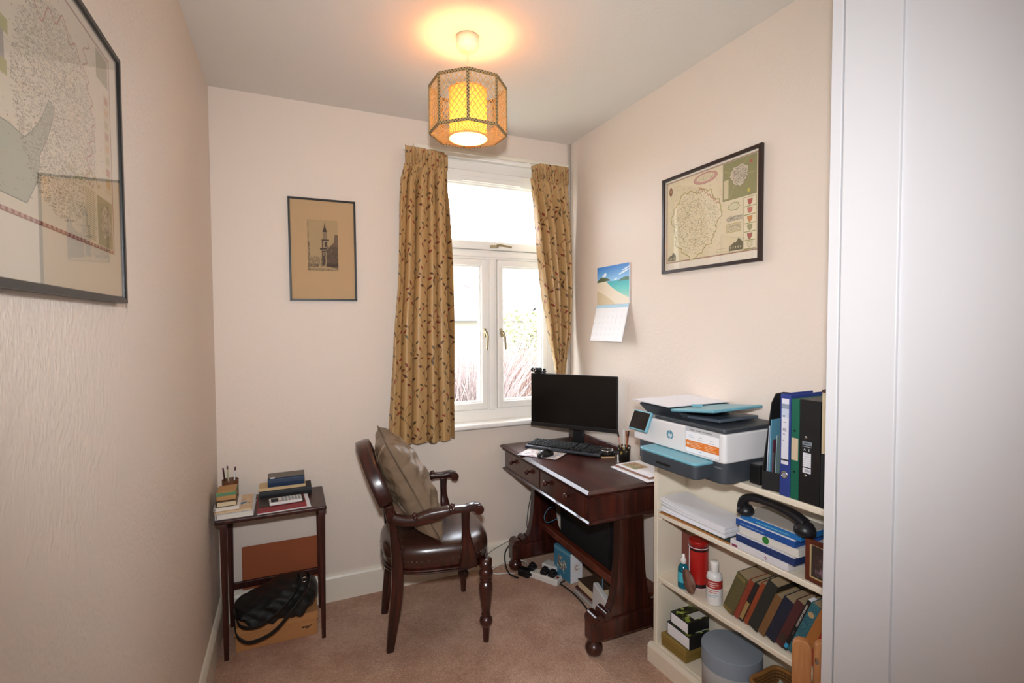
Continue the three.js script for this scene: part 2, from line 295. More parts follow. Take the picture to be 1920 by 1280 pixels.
// ---------------------------------------------------------------- curtains
const curtainMap = canvasTexture(1024, 1024, (c, w, h) => {
  const r = rng(9); c.fillStyle = '#b8925f'; c.fillRect(0, 0, w, h);
  for (let i = 0; i < 900; i++) { c.fillStyle = `rgba(${r() < 0.5 ? '232,204,160' : '172,134,92'},${0.05 + 0.08 * r()})`; c.fillRect(r() * w, 0, 1 + 2 * r(), h); }
  function leaf(x, y, a, s, col) { for (const dx of [-w, 0, w]) for (const dy of [-h, 0, h]) { c.save(); c.translate(x + dx, y + dy); c.rotate(a); c.fillStyle = col; c.beginPath(); c.moveTo(0, 0); c.quadraticCurveTo(s * 0.42, -s * 0.42, s, 0); c.quadraticCurveTo(s * 0.42, s * 0.42, 0, 0); c.fill(); c.restore(); } }
  const cols = ['#7a2f24', '#6b4a2c', '#5a4a33', '#8a3528', '#5e3a28', '#63553b', '#7d3d2a'];
  for (let k = 0; k < 5; k++) {
    const x0 = (k + 0.5) * w / 5, ph = r() * 6.3, A = 62, per = 2;
    const X = (y) => x0 + A * Math.sin(y / h * per * 2 * PI + ph) + 14 * Math.sin(y / h * 5 * 2 * PI + ph * 2);
    c.strokeStyle = '#6e4a2f'; c.lineWidth = 5.5;
    for (const dx of [-w, 0, w]) { c.beginPath(); for (let y = 0; y <= h; y += 8) y ? c.lineTo(X(y) + dx, y) : c.moveTo(X(0) + dx, 0); c.stroke(); }
    for (let i = 0; i < 15; i++) {
      const y = (i + 0.2 + 0.6 * r()) / 15 * h, x = X(y), side = i % 2 ? 1 : -1, a = -PI / 2 + side * (0.5 + 0.7 * r());
      const ex = x + Math.cos(a) * 26, ey = y + Math.sin(a) * 26; c.lineWidth = 4; c.strokeStyle = '#6e4a2f'; c.beginPath(); c.moveTo(x, y); c.lineTo(ex, ey); c.stroke();
      leaf(ex, ey, a + (r() - 0.5) * 0.7, 58 + 20 * r(), cols[Math.floor(r() * cols.length)]);
    }
  }
}, { metres: [0.42, 0.42] });
M.curtain = mat('#ffffff', 0.4, { map: curtainMap, sheen: 0.5, sheenRoughness: 0.4, sheenColor: new THREE.Color('#e0c08c') });
M.lining = mat('#e9dfcc', 0.8);
function curtain(label, rows, folds, clothWidth, headY, seed) {
  const t = thing('curtain', label, 'curtain', [0, 0, 0]), rr = rng(seed), yb = rows[0][0], yt = rows.at(-1)[0];
  const ph = Array.from({ length: 6 }, () => rr() * 6.28);
  function row(y) { let k = 0; while (k < rows.length - 2 && y > rows[k + 1][0]) k++; const a = rows[k], b = rows[k + 1], q = Math.min(1, Math.max(0, (y - a[0]) / (b[0] - a[0]))), s = q * q * (3 - 2 * q); return a.map((v, i) => i ? lerp(v, b[i], s * 0.5 + q * 0.5) : y); }
  const surf = (off) => (u, v) => {
    const y = lerp(yb, yt, v), [, x0, x1, amp, zc] = row(y), wob = 0.06 * Math.sin(y * 2.1 + ph[0]) + 0.04 * Math.sin(y * 4.7 + ph[1]);
    const s = u + 0.025 * Math.sin(2 * PI * u * 2 + ph[2] + y * 0.8) * Math.min(1, 4 * u * (1 - u)), f = 2 * PI * (folds * s + wob), z = Math.sin(f), z2 = 0.3 * Math.sin(2 * f + ph[3]) + 0.22 * Math.sin(f * 0.5 + ph[4]);
    const hem = off * 0; return [lerp(x0, x1, u) - amp * 0.3 * Math.cos(f) * Math.min(1, 8 * u * (1 - u)), y + hem, zc + amp * (z + z2) * 0.85 + off];
  };
  const uv = (u, v) => [u * clothWidth, lerp(yb, yt, v)];
  part('drape', grid(folds * 22, 90, surf(0), uv), M.curtain, t);
  part('lining', grid(folds * 22, 60, surf(-0.005)), M.lining, t);
  const [, hx0, hx1, , hz] = rows.at(-1), n = Math.round(folds * 2.6);
  const head = (off) => (u, v) => { const f = 2 * PI * (n * u + 0.13 * Math.sin(6 * u * PI + ph[5])), y = lerp(yt - 0.012, headY(u), v), bulge = 0.35 + 0.65 * Math.sin(PI * Math.min(1, v * 1.15)); return [lerp(hx0, hx1, u) + 0.004 * Math.cos(f), y, hz + 0.004 + (0.007 * Math.sin(f) + 0.003 * Math.sin(2.3 * f + 1)) * bulge + off]; };
  part('heading', [grid(n * 14, 10, head(0), (u, v) => [u * clothWidth, yt + v * 0.1]), grid(n * 14, 6, head(-0.004), (u, v) => [u * clothWidth, yt + v * 0.1])], M.curtain, t);
  return t;
}
curtain('long gold curtain with red leaf vines hanging at the left of the window', [[0.79, 0.775, 1.128, 0.046, 0.09], [1.3, 0.803, 1.124, 0.044, 0.088], [1.71, 0.834, 1.118, 0.04, 0.085], [2.0, 0.845, 1.112, 0.034, 0.078], [2.15, 0.855, 1.105, 0.024, 0.07], [2.245, 0.878, 1.106, 0.008, 0.062]], 5, 0.82, (u) => 2.338 - 0.012 * u + (u > 0.93 ? -0.01 : 0), 3);
{
  const t = curtain('gold leaf-patterned curtain tied back at the right of the window', [[0.8, 1.70, 1.87, 0.02, 0.075], [1.02, 1.755, 1.84, 0.012, 0.075], [1.08, 1.764, 1.826, 0.01, 0.078], [1.14, 1.758, 1.832, 0.012, 0.078], [1.37, 1.712, 1.874, 0.026, 0.078], [1.6, 1.672, 1.883, 0.034, 0.08], [1.68, 1.660, 1.884, 0.034, 0.08], [1.909, 1.637, 1.877, 0.032, 0.078], [2.045, 1.627, 1.866, 0.026, 0.074], [2.2, 1.612, 1.855, 0.014, 0.066], [2.25, 1.606, 1.852, 0.008, 0.062]], 5, 0.8, (u) => 2.318 + 0.024 * Math.min(1, u * 4), 8);
  part('tieback', tf(new THREE.TorusGeometry(0.04, 0.012, 10, 32), { r: [PI / 2, 0, 0], s: [1, 1.1, 0.75], p: [1.795, 1.075, 0.078] }), M.curtain, t);
}

// ---------------------------------------------------------------- pendant lamp
{
  const L = thing('pendant_lamp', 'lit octagonal woven cane pendant lampshade hanging from the ceiling', 'lamp', [0.957, 0, 0.84], Math.atan2(-0.64, 1.833));
  const R0 = 0.147, Y0 = 2.136, Y1 = 2.311;
  const cane = mat('#efc57c', 0.55, { transmission: 0.35 }), bind = mat('#ffffff', 0.7, { map: canvasTexture(64, 64, (c) => { c.fillStyle = '#a58a5c'; c.fillRect(0, 0, 64, 64); c.fillStyle = '#3a2a1c'; c.fillRect(6, 6, 22, 26); c.fillRect(38, 38, 22, 26); }, { metres: [0.012, 0.012] }) });
  part('ceiling_rose', [lathe([[0.0001, 2.499], [0.043, 2.499], [0.043, 2.472], [0.039, 2.462], [0.03, 2.454], [0.008, 2.452], [0.006, 2.445], [0.0001, 2.445]])], mat('#efe4d6', 0.4), L);
  part('flex', rod([0, 2.45, 0], [0, 2.25, 0], 0.0028, 8), mat('#d8cdbb', 0.5), L);
  part('lamp_holder', [cyl(0.014, 0.014, 0.045, 0, 2.262, 0), cyl(0.02, 0.02, 0.006, 0, 2.245, 0)], M.white, L);
  const P = (k, y, r = R0) => [Math.sin(k * PI / 4) * r, y, Math.cos(k * PI / 4) * r];
  const flat = (a, b, w, up) => { const A = V(...a), B = V(...b), d = B.clone().sub(A), len = d.length(), m = A.clone().add(B).multiplyScalar(0.5), out = V(m.x, 0, m.z).normalize(), g = box(up ? w : len, up ? len : w, 0.005, 0, 0, 0, 0.001); g.applyMatrix4(new THREE.Matrix4().makeBasis(V(out.z, 0, -out.x), V(0, 1, 0), out)); g.translate(m.x, m.y, m.z); return g; };
  const top = [], bottom = [];
  for (let k = 0; k < 8; k++) { top.push(flat(P(k, Y1), P(k + 1, Y1), 0.011, false)); bottom.push(flat(P(k, Y0), P(k + 1, Y0), 0.011, false)); part('strut', flat(P(k, Y0), P(k, Y1), 0.01, true), bind, L); }
  part('rim', top, bind, L); part('rim', bottom, bind, L);
  const wP = 2 * R0 * Math.sin(PI / 8), hP = Y1 - Y0;
  for (let k = 0; k < 8; k++) {
    const g = [], A = V(...P(k, 0)), B = V(...P(k + 1, 0)), at = (s, t) => { const q = A.clone().lerp(B, s / wP); return [q.x * 0.995, Y0 + t, q.z * 0.995]; };
    const clip = (s0, t0, ds, dt) => { let lo = -9, hi = 9; for (const [p, d, m] of [[s0, ds, wP], [t0, dt, hP]]) { const a = (0 - p) / d, b = (m - p) / d; lo = Math.max(lo, Math.min(a, b)); hi = Math.min(hi, Math.max(a, b)); } if (hi - lo > 0.004) g.push(rod(at(s0 + ds * lo, t0 + dt * lo), at(s0 + ds * hi, t0 + dt * hi), 0.0012, 4)); };
    for (let i = -8; i < 16; i++) { clip(i * 0.0205 + 0.004, 0, 0.62, 0.78); clip(i * 0.0205 + 0.012, 0, -0.62, 0.78); }
    for (const [s, t] of [[0, 0], [wP, 0], [0, hP], [wP, hP]]) for (let i = 1; i < 6; i++) { const a = i * PI / 12, x = s ? wP - 0.055 * Math.cos(a) : 0.055 * Math.cos(a), y = t ? hP - 0.075 * Math.sin(a) : 0.075 * Math.sin(a); g.push(rod(at(s, t), at(x, y), 0.0008, 4)); }
    part('lattice_panel', g, cane, L);
  }
  const web = [], onRim = (a) => { const q = ((a % (PI / 4)) + PI / 4) % (PI / 4) - PI / 8; return R0 * Math.cos(PI / 8) / Math.cos(q); };
  for (let i = 0; i < 56; i++) { const a = i / 56 * 2 * PI, r = onRim(a); for (const tw of [0.32, -0.32]) web.push(rod([Math.sin(a) * r, Y0 - 0.001, Math.cos(a) * r], [Math.sin(a + tw) * 0.076, Y0 - 0.016, Math.cos(a + tw) * 0.076], 0.0012, 4)); }
  part('base_lattice', web, cane, L);
  part('ring', [tf(new THREE.TorusGeometry(0.075, 0.0035, 8, 48), { r: [PI / 2, 0, 0], p: [0, Y0 - 0.016, 0] }), tf(new THREE.TorusGeometry(0.072, 0.0025, 8, 48), { r: [PI / 2, 0, 0], p: [0, 2.298, 0] })], cane, L);
  const shade = mat('#ffd668', 1, { transmission: 0.065, thickness: 0, side: THREE.DoubleSide });
  part('diffuser', [tf(plain(new THREE.CylinderGeometry(0.0715, 0.0715, 0.18, 48, 1, true)), { p: [0, Y0 - 0.018 + 0.09, 0] })], shade, L);
  part('diffuser_base', [cyl(0.0705, 0.0705, 0.0015, 0, Y0 - 0.018, 0, 48)], mat('#fffaf2', 1, { transmission: 0.45, thickness: 0 }), L);
  const bulb = part('bulb', ball(0.03, 0, 2.162, 0), new THREE.MeshStandardMaterial({ color: '#ffffff', emissive: BULB.color, emissiveIntensity: 5 }), L);
  const p = new THREE.PointLight(BULB.color, BULB.power, 0, 2); p.position.set(0, 2.162, 0); p.castShadow = true; p.shadow.radius = 1.5; L.add(p);
}

// ---------------------------------------------------------------- framed pictures and calendar
function framed(name, label, w, h, fw, fd, frameMat, mountCol, drawMount, pw, ph, draw, px, py, pos, turn, roll = 0, inner = null, lift = 0) {
  const f = thing(name, label, 'picture', pos, turn); f.rotation.order = 'YXZ'; f.rotation.z = roll;
  const rail = (len) => extrude([[0, 0], [len, 0], [len - fw, fw], [fw, fw]], fd, 0.0015, 1);
  for (const [x, y, r, l] of [[-w / 2, -h / 2, 0, w], [w / 2, -h / 2, PI / 2, h], [w / 2, h / 2, PI, w], [-w / 2, h / 2, -PI / 2, h]]) { const o = part('frame_rail', rail(l), frameMat, f); o.position.set(x, y, 0.001); o.rotation.z = r; if (inner) { const q = part('inner_edge', bx(fw - 0.001, l - fw + 0.001, fw - 0.001, fw + 0.0018, 0.008, fd * 0.66, 0.0006), inner, o); } }
  part('back_board', bx(-w / 2 + 0.003, w / 2 - 0.003, -h / 2 + 0.003, h / 2 - 0.003, 0.0015, 0.005, 0), M.card, f);
  part('mount', bx(-w / 2 + 0.004, w / 2 - 0.004, -h / 2 + 0.004, h / 2 - 0.004, 0.005, 0.0075 + lift, 0), mat(mountCol, 0.85), f);
  printed(pw, ph, Math.round(Math.min(1400, pw * 2600)), Math.round(Math.min(1400, ph * 2600)), draw, f, [px, py, 0.0079 + lift], [0, 0, 0], 'print', 0.85);
  part('glazing', bx(-w / 2 + fw - 0.001, w / 2 - fw + 0.001, -h / 2 + fw - 0.001, h / 2 - fw + 0.001, 0.0108 + lift, 0.0116 + lift, 0), M.glass, f);
  return f;
}
function blob(c, cx, cy, rx, ry, seed, col, lw, fill) { const r = rng(seed), n = 70, ph = [r(), r(), r(), r()].map((v) => v * 6.3); c.beginPath(); for (let i = 0; i <= n; i++) { const a = i / n * 2 * PI, k = 1 + 0.07 * Math.sin(3 * a + ph[0]) + 0.05 * Math.sin(7 * a + ph[1]) + 0.04 * Math.sin(15 * a + ph[2]) + 0.03 * Math.sin(29 * a + ph[3]); const x = cx + Math.cos(a) * rx * k, y = cy + Math.sin(a) * ry * k; i ? c.lineTo(x, y) : c.moveTo(x, y); } c.closePath(); if (fill) { c.fillStyle = fill; c.fill(); } c.strokeStyle = col; c.lineWidth = lw; c.stroke(); }
function scribbles(c, x0, y0, w, h, n, seed, inside, cols) { const r = rng(seed); for (let i = 0; i < n; i++) { const x = x0 + r() * w, y = y0 + r() * h; if (inside && !inside(x, y)) continue; c.fillStyle = cols[Math.floor(r() * cols.length)]; const l = 5 + 14 * r(); if (r() < 0.75) for (let k = 0; k < l; k += 3) c.fillRect(x + k, y + (r() - 0.5) * 2, 1.6, 2 + r() * 2); else { c.beginPath(); c.arc(x, y, 1.5 + 2 * r(), 0, 7); c.fill(); } } }
function agedPaper(c, w, h, col, seed) { const r = rng(seed); c.fillStyle = col; c.fillRect(0, 0, w, h); for (let i = 0; i < 500; i++) { c.fillStyle = `rgba(150,120,70,${0.02 * r()})`; c.beginPath(); c.arc(r() * w, r() * h, 10 + 60 * r(), 0, 7); c.fill(); } }
function rivers(c, cx, cy, rx, ry, n, seed, col) { const r = rng(seed); c.strokeStyle = col; c.lineWidth = 1.6; for (let i = 0; i < n; i++) { let a = r() * 6.3, x = cx + Math.cos(a) * rx * 0.9, y = cy + Math.sin(a) * ry * 0.9, d = a + PI + (r() - 0.5); c.beginPath(); c.moveTo(x, y); for (let k = 0; k < 14; k++) { d += (r() - 0.5) * 0.9; x += Math.cos(d) * rx * 0.09; y += Math.sin(d) * ry * 0.09; c.lineTo(x, y); } c.stroke(); } }
function rightMap(c, w, h) {
  agedPaper(c, w, h, '#ddcfae', 4);
  const X = (u) => u * w, Y = (v) => v * h, ink = ['#57503f', '#6b604a', '#4a4438', '#7a6c50'];
  c.strokeStyle = '#9a6f63'; c.lineWidth = 9; c.strokeRect(6, 6, w - 12, h - 12); c.strokeStyle = '#6e6450'; c.lineWidth = 2; c.strokeRect(14, 14, w - 28, h - 28);
  const inC = (x, y) => ((x - X(0.35)) / X(0.27)) ** 2 + ((y - Y(0.56)) / Y(0.38)) ** 2 < 0.95;
  blob(c, X(0.35), Y(0.56), X(0.275), Y(0.385), 21, '#b9a86a', 9, '#e0d3b2'); blob(c, X(0.35), Y(0.56), X(0.27), Y(0.38), 21, '#6d6748', 3); rivers(c, X(0.35), Y(0.56), X(0.27), Y(0.38), 16, 6, '#8b8666');
  scribbles(c, X(0.05), Y(0.15), X(0.6), Y(0.82), 2300, 12, inC, ink); scribbles(c, X(0.08), Y(0.2), X(0.55), Y(0.7), 240, 14, inC, ['#8f8340', '#a58b4a', '#5d6a3a']); scribbles(c, X(0.04), Y(0.12), X(0.62), Y(0.84), 260, 13, (x, y) => !inC(x, y), ink);
  c.strokeStyle = '#b3695a'; c.lineWidth = 6; c.beginPath(); c.moveTo(X(0.4), Y(0.17)); for (let i = 0; i < 22; i++) c.lineTo(X(0.4 + i * 0.0105), Y(0.17 + i * 0.012 + 0.018 * Math.sin(i * 2.1))); c.stroke();
  c.fillStyle = '#c79287'; c.strokeStyle = '#8d5a50'; c.lineWidth = 4; c.beginPath(); c.ellipse(X(0.47), Y(0.09), X(0.13), Y(0.06), 0, 0, 7); c.fill(); c.stroke(); c.fillStyle = '#d9cba8'; c.beginPath(); c.ellipse(X(0.47), Y(0.085), X(0.1), Y(0.04), 0, 0, 7); c.fill(); scribbles(c, X(0.39), Y(0.06), X(0.16), Y(0.05), 60, 3, null, ink);
  c.fillStyle = '#8f8a5a'; c.fillRect(X(0.66), Y(0.02), X(0.32), Y(0.4)); c.strokeStyle = '#5c5738'; c.lineWidth = 3; c.strokeRect(X(0.66), Y(0.02), X(0.32), Y(0.4)); c.fillStyle = '#cfc29c'; c.fillRect(X(0.67), Y(0.2), X(0.045), Y(0.2));
  blob(c, X(0.82), Y(0.18), X(0.085), Y(0.11), 33, '#6c6350', 4, '#cbbfa6'); scribbles(c, X(0.75), Y(0.09), X(0.14), Y(0.18), 420, 15, (x, y) => ((x - X(0.82)) / X(0.08)) ** 2 + ((y - Y(0.18)) / Y(0.1)) ** 2 < 1, ['#4d463c', '#7a5a6a', '#5a4f44', '#8a6a5c']);
  c.strokeStyle = '#c3b98f'; c.lineWidth = 3; for (const [a, b, d, e] of [[0.72, 0.42, 0.79, 0.25], [0.98, 0.2, 0.9, 0.19], [0.9, 0.03, 0.84, 0.1], [0.68, 0.1, 0.75, 0.15]]) { c.beginPath(); c.moveTo(X(a), Y(b)); c.lineTo(X(d), Y(e)); c.stroke(); }
  c.fillStyle = '#b5564a'; c.beginPath(); c.arc(X(0.93), Y(0.08), 16, 0, 7); c.fill(); c.fillStyle = '#c7b44a'; c.beginPath(); c.arc(X(0.91), Y(0.37), 18, 0, 7); c.fill();
  c.strokeStyle = '#6b6242'; c.lineWidth = 3; c.strokeRect(X(0.865), Y(0.44), X(0.115), Y(0.54));
  for (let i = 0; i < 6; i++) { const y = 0.455 + i * 0.088; c.fillStyle = '#e1d5b8'; c.fillRect(X(0.87), Y(y), X(0.105), Y(0.075)); c.fillStyle = ['#b5564a', '#c0705f', '#c8803f', '#9c9668', '#a85a50', '#d8cba8'][i]; c.beginPath(); c.moveTo(X(0.9), Y(y + 0.008)); c.lineTo(X(0.945), Y(y + 0.008)); c.quadraticCurveTo(X(0.945), Y(y + 0.06), X(0.922), Y(y + 0.068)); c.quadraticCurveTo(X(0.9), Y(y + 0.06), X(0.9), Y(y + 0.008)); c.fill(); c.strokeStyle = '#6b5a3a'; c.lineWidth = 2; c.stroke(); c.fillStyle = '#8f9150'; c.fillRect(X(0.87), Y(y + 0.076), X(0.105), Y(0.008)); }
  blob(c, X(0.77), Y(0.5), X(0.055), Y(0.04), 44, '#8b8a52', 6, '#d3c9a4'); scribbles(c, X(0.7), Y(0.6), X(0.15), Y(0.05), 300, 16, null, ['#5d5750', '#77716a', '#8a847a']);
  c.fillStyle = '#cdbf9a'; c.fillRect(X(0.7), Y(0.68), X(0.14), Y(0.09)); scribbles(c, X(0.705), Y(0.69), X(0.13), Y(0.07), 90, 17, null, ink); c.strokeStyle = '#a9964e'; c.lineWidth = 5; c.strokeRect(X(0.7), Y(0.68), X(0.14), Y(0.09));
  for (const [x, y, s] of [[0.73, 0.84, 1], [0.02, 0.87, 0.8]]) { c.fillStyle = '#6b654f'; c.beginPath(); c.moveTo(X(x), Y(y + 0.13 * s)); c.lineTo(X(x), Y(y + 0.08 * s)); c.lineTo(X(x + 0.05 * s), Y(y + 0.04 * s)); c.lineTo(X(x + 0.06 * s), Y(y + 0.05 * s)); c.lineTo(X(x + 0.09 * s), Y(y)); c.lineTo(X(x + 0.13 * s), Y(y + 0.05 * s)); c.lineTo(X(x + 0.13 * s), Y(y + 0.13 * s)); c.fill(); c.fillStyle = '#cfc4a2'; for (let i = 0; i < 5; i++) c.fillRect(X(x + (0.01 + i * 0.024) * s), Y(y + 0.085 * s), X(0.008), Y(0.022)); }
  c.fillStyle = '#8c5b4c'; c.beginPath(); c.ellipse(X(0.055), Y(0.12), X(0.022), Y(0.05), 0, 0, 7); c.fill(); c.fillStyle = '#b59a6a'; c.fillRect(X(0.045), Y(0.1), X(0.02), Y(0.04));
  c.strokeStyle = '#8a7f5e'; c.lineWidth = 2; c.strokeRect(X(0.6), Y(0.93), X(0.12), Y(0.035));
}
framed('framed_map', 'old county map in dark narrow frame on the right wall above the files', 0.527, 0.4255, 0.0135, 0.016, mat('#2a1712', 0.35), '#e6dccb', null, 0.487, 0.361, rightMap, 0.004, 0.0115, [1.9028, 1.8493, 1.1125], -PI / 2, 0);
function leftMap(c, w, h) {
  agedPaper(c, w, h, '#d5cbb4', 7); const X = (u) => u * w, Y = (v) => v * h, ink = ['#6d6452', '#7c725d', '#5d5547', '#857a63'];
  const inC = (x, y) => ((x - X(0.57)) / X(0.27)) ** 2 + ((y - Y(0.52)) / Y(0.42)) ** 2 < 1;
  c.fillStyle = '#a3a893'; c.beginPath(); c.moveTo(0, Y(0.66)); c.lineTo(X(0.12), Y(0.72)); c.lineTo(X(0.28), Y(0.7)); c.lineTo(X(0.36), Y(0.71)); c.quadraticCurveTo(X(0.44), Y(0.64), X(0.5), Y(0.5)); c.lineTo(X(0.535), Y(0.51)); c.quadraticCurveTo(X(0.5), Y(0.64), X(0.44), Y(0.73)); c.lineTo(X(0.42), Y(0.84)); c.lineTo(X(0.36), Y(0.94)); c.lineTo(0, Y(0.94)); c.fill(); c.strokeStyle = '#6f7263'; c.lineWidth = 4; c.stroke();
  c.strokeStyle = '#8b4a3e'; c.lineWidth = 10; c.strokeRect(5, 5, w - 10, h - 10);
  c.globalAlpha = 0.8; rivers(c, X(0.57), Y(0.52), X(0.27), Y(0.42), 22, 9, '#8c9080'); c.globalAlpha = 1;
  scribbles(c, X(0.28), Y(0.08), X(0.6), Y(0.86), 7000, 22, inC, ink); scribbles(c, X(0.3), Y(0.1), X(0.55), Y(0.8), 300, 24, inC, ['#9a8f50', '#8f5f50', '#7d8a5a']); scribbles(c, 0, Y(0.04), w, Y(0.9), 420, 23, (x, y) => !inC(x, y), ink);
  c.lineWidth = 7; c.strokeStyle = '#a9705f'; c.beginPath(); for (let i = 0; i < 40; i++) { const y = 0.05 + i * 0.017, x = 0.8 + 0.02 * Math.sin(i * 1.3) - 0.03 * Math.sin(i * 0.22); i ? c.lineTo(X(x), Y(y)) : c.moveTo(X(x), Y(y)); } c.stroke();
  c.strokeStyle = '#a08f4d'; c.beginPath(); for (let i = 0; i < 24; i++) c.lineTo(X(0.62 + i * 0.011), Y(0.69 + 0.02 * Math.sin(i * 1.9) + 0.03 * Math.sin(i * 0.3))); c.stroke(); c.strokeStyle = '#a8604f'; c.beginPath(); for (let i = 0; i < 30; i++) c.lineTo(X(0.36 + i * 0.013), Y(0.16 + 0.03 * Math.sin(i * 0.9) + 0.04 * Math.sin(i * 0.25))); c.stroke();
  c.fillStyle = '#8f8a66'; c.fillRect(X(0.84), Y(0.74), X(0.145), Y(0.24)); c.fillRect(X(0.87), Y(0.02), X(0.11), Y(0.14)); blob(c, X(0.92), Y(0.86), X(0.05), Y(0.08), 51, '#6c6350', 3, '#b9aa92'); scribbles(c, X(0.87), Y(0.79), X(0.1), Y(0.14), 260, 26, null, ['#6a4a42', '#5a5044', '#7d6a58']);
  c.fillStyle = '#cfc2a4'; c.fillRect(X(0.73), Y(0.73), X(0.1), Y(0.25)); c.fillStyle = '#857a62'; for (let i = 0; i < 26; i++) c.fillRect(X(0.735), Y(0.74 + i * 0.009), X(0.085 + 0.008 * Math.sin(i * 5)), 3);
  c.fillStyle = '#c9bb97'; c.fillRect(X(0.93), Y(0.2), X(0.055), Y(0.5)); for (let i = 0; i < 8; i++) { c.fillStyle = ['#b06a55', '#c99a62', '#a9a06a'][i % 3]; c.fillRect(X(0.94), Y(0.215 + i * 0.06), X(0.034), Y(0.035)); }
  c.fillStyle = '#9c9a52'; c.fillRect(0, Y(0.36), X(0.3), Y(0.05)); c.fillRect(0, Y(0.5), X(0.29), Y(0.05)); c.fillStyle = '#8b8580'; c.fillRect(X(0.02), Y(0.41), X(0.26), Y(0.09)); c.fillRect(X(0.02), Y(0.14), X(0.24), Y(0.14));
  for (let i = 0; i < 70; i++) { c.fillStyle = i % 2 ? '#b58f86' : '#8b4a3e'; c.fillRect(X(i / 70), h - 16, X(1 / 70), 12); }
}
framed('framed_map', 'large framed antique map with pale mount on left wall, partly cut off', 0.80, 0.4845, 0.011, 0.018, mat('#131211', 0.38), '#d8cfbd', null, 0.55, 0.366, leftMap, 0.074, 0.032, [0.0002, 1.6988, 1.824], PI / 2, 0, M.steelDark, 0.0045);
framed('framed_etching', 'small church tower etching in thin black frame on back wall', 0.3151, 0.5037, 0.0095, 0.014, mat('#141210', 0.45), '#c5a47b', null, 0.142, 0.25, (c, w, h) => {
  const r = rng(3), X = (u) => u * w, Y = (v) => v * h; c.fillStyle = '#b49a72'; c.fillRect(0, 0, w, h);
  const hatch = (x0, y0, x1, y1, n, a) => { for (let i = 0; i < n; i++) { c.strokeStyle = `rgba(62,48,40,${a * (0.5 + r())})`; c.lineWidth = 1 + r() * 2; const x = lerp(x0, x1, r()), y = lerp(y0, y1, r()); c.beginPath(); c.moveTo(X(x), Y(y)); c.lineTo(X(x + (r() - 0.5) * 0.03), Y(Math.min(y1, y + 0.05 * r()))); c.stroke(); } };
  hatch(0, 0, 0.04, 1, 160, 0.5); hatch(0, 0.42, 0.07, 0.9, 160, 0.5); hatch(0.05, 0.72, 0.5, 0.9, 320, 0.45);
  c.fillStyle = '#75604e'; c.beginPath(); c.moveTo(X(0.62), Y(0.92)); c.lineTo(X(0.62), Y(0.6)); c.lineTo(X(0.75), Y(0.5)); c.lineTo(X(0.86), Y(0.44)); c.lineTo(X(0.9), Y(0.28)); c.lineTo(X(1), Y(0.28)); c.lineTo(X(1), Y(0.96)); c.fill();
  c.fillStyle = '#53433a'; c.beginPath(); c.moveTo(X(0.57), Y(0.04)); c.lineTo(X(0.595), Y(0.14)); c.lineTo(X(0.65), Y(0.24)); c.lineTo(X(0.49), Y(0.24)); c.lineTo(X(0.545), Y(0.14)); c.fill();
  c.fillStyle = '#8d7961'; c.fillRect(X(0.5), Y(0.25), X(0.14), Y(0.13)); c.fillStyle = '#4d3d34'; c.fillRect(X(0.46), Y(0.38), X(0.25), Y(0.03)); c.fillStyle = '#a08b70'; c.fillRect(X(0.48), Y(0.41), X(0.2), Y(0.15)); c.fillStyle = '#4d3d34'; c.fillRect(X(0.57), Y(0.43), X(0.06), Y(0.1)); c.fillRect(X(0.47), Y(0.41), X(0.03), Y(0.5)); c.fillRect(X(0.4), Y(0.55), X(0.22), Y(0.035)); c.fillRect(X(0.47), Y(0.61), X(0.14), Y(0.02)); c.fillStyle = '#94806a'; c.fillRect(X(0.53), Y(0.58), X(0.08), Y(0.03)); c.fillRect(X(0.52), Y(0.63), X(0.06), Y(0.16)); c.fillStyle = '#5d4c44'; c.fillRect(X(0.48), Y(0.7), X(0.09), Y(0.2));
  hatch(0.62, 0.5, 1, 0.92, 900, 0.55); hatch(0.44, 0.55, 0.62, 0.92, 200, 0.5); hatch(0.6, 0.84, 1, 0.92, 260, 0.7); hatch(0.02, 0.86, 0.35, 0.93, 160, 0.6); hatch(0.02, 0.95, 1, 1, 300, 0.4);
}, -0.0012, 0.024, [0.4808, 1.782, 0.0002], 0, 0.006);
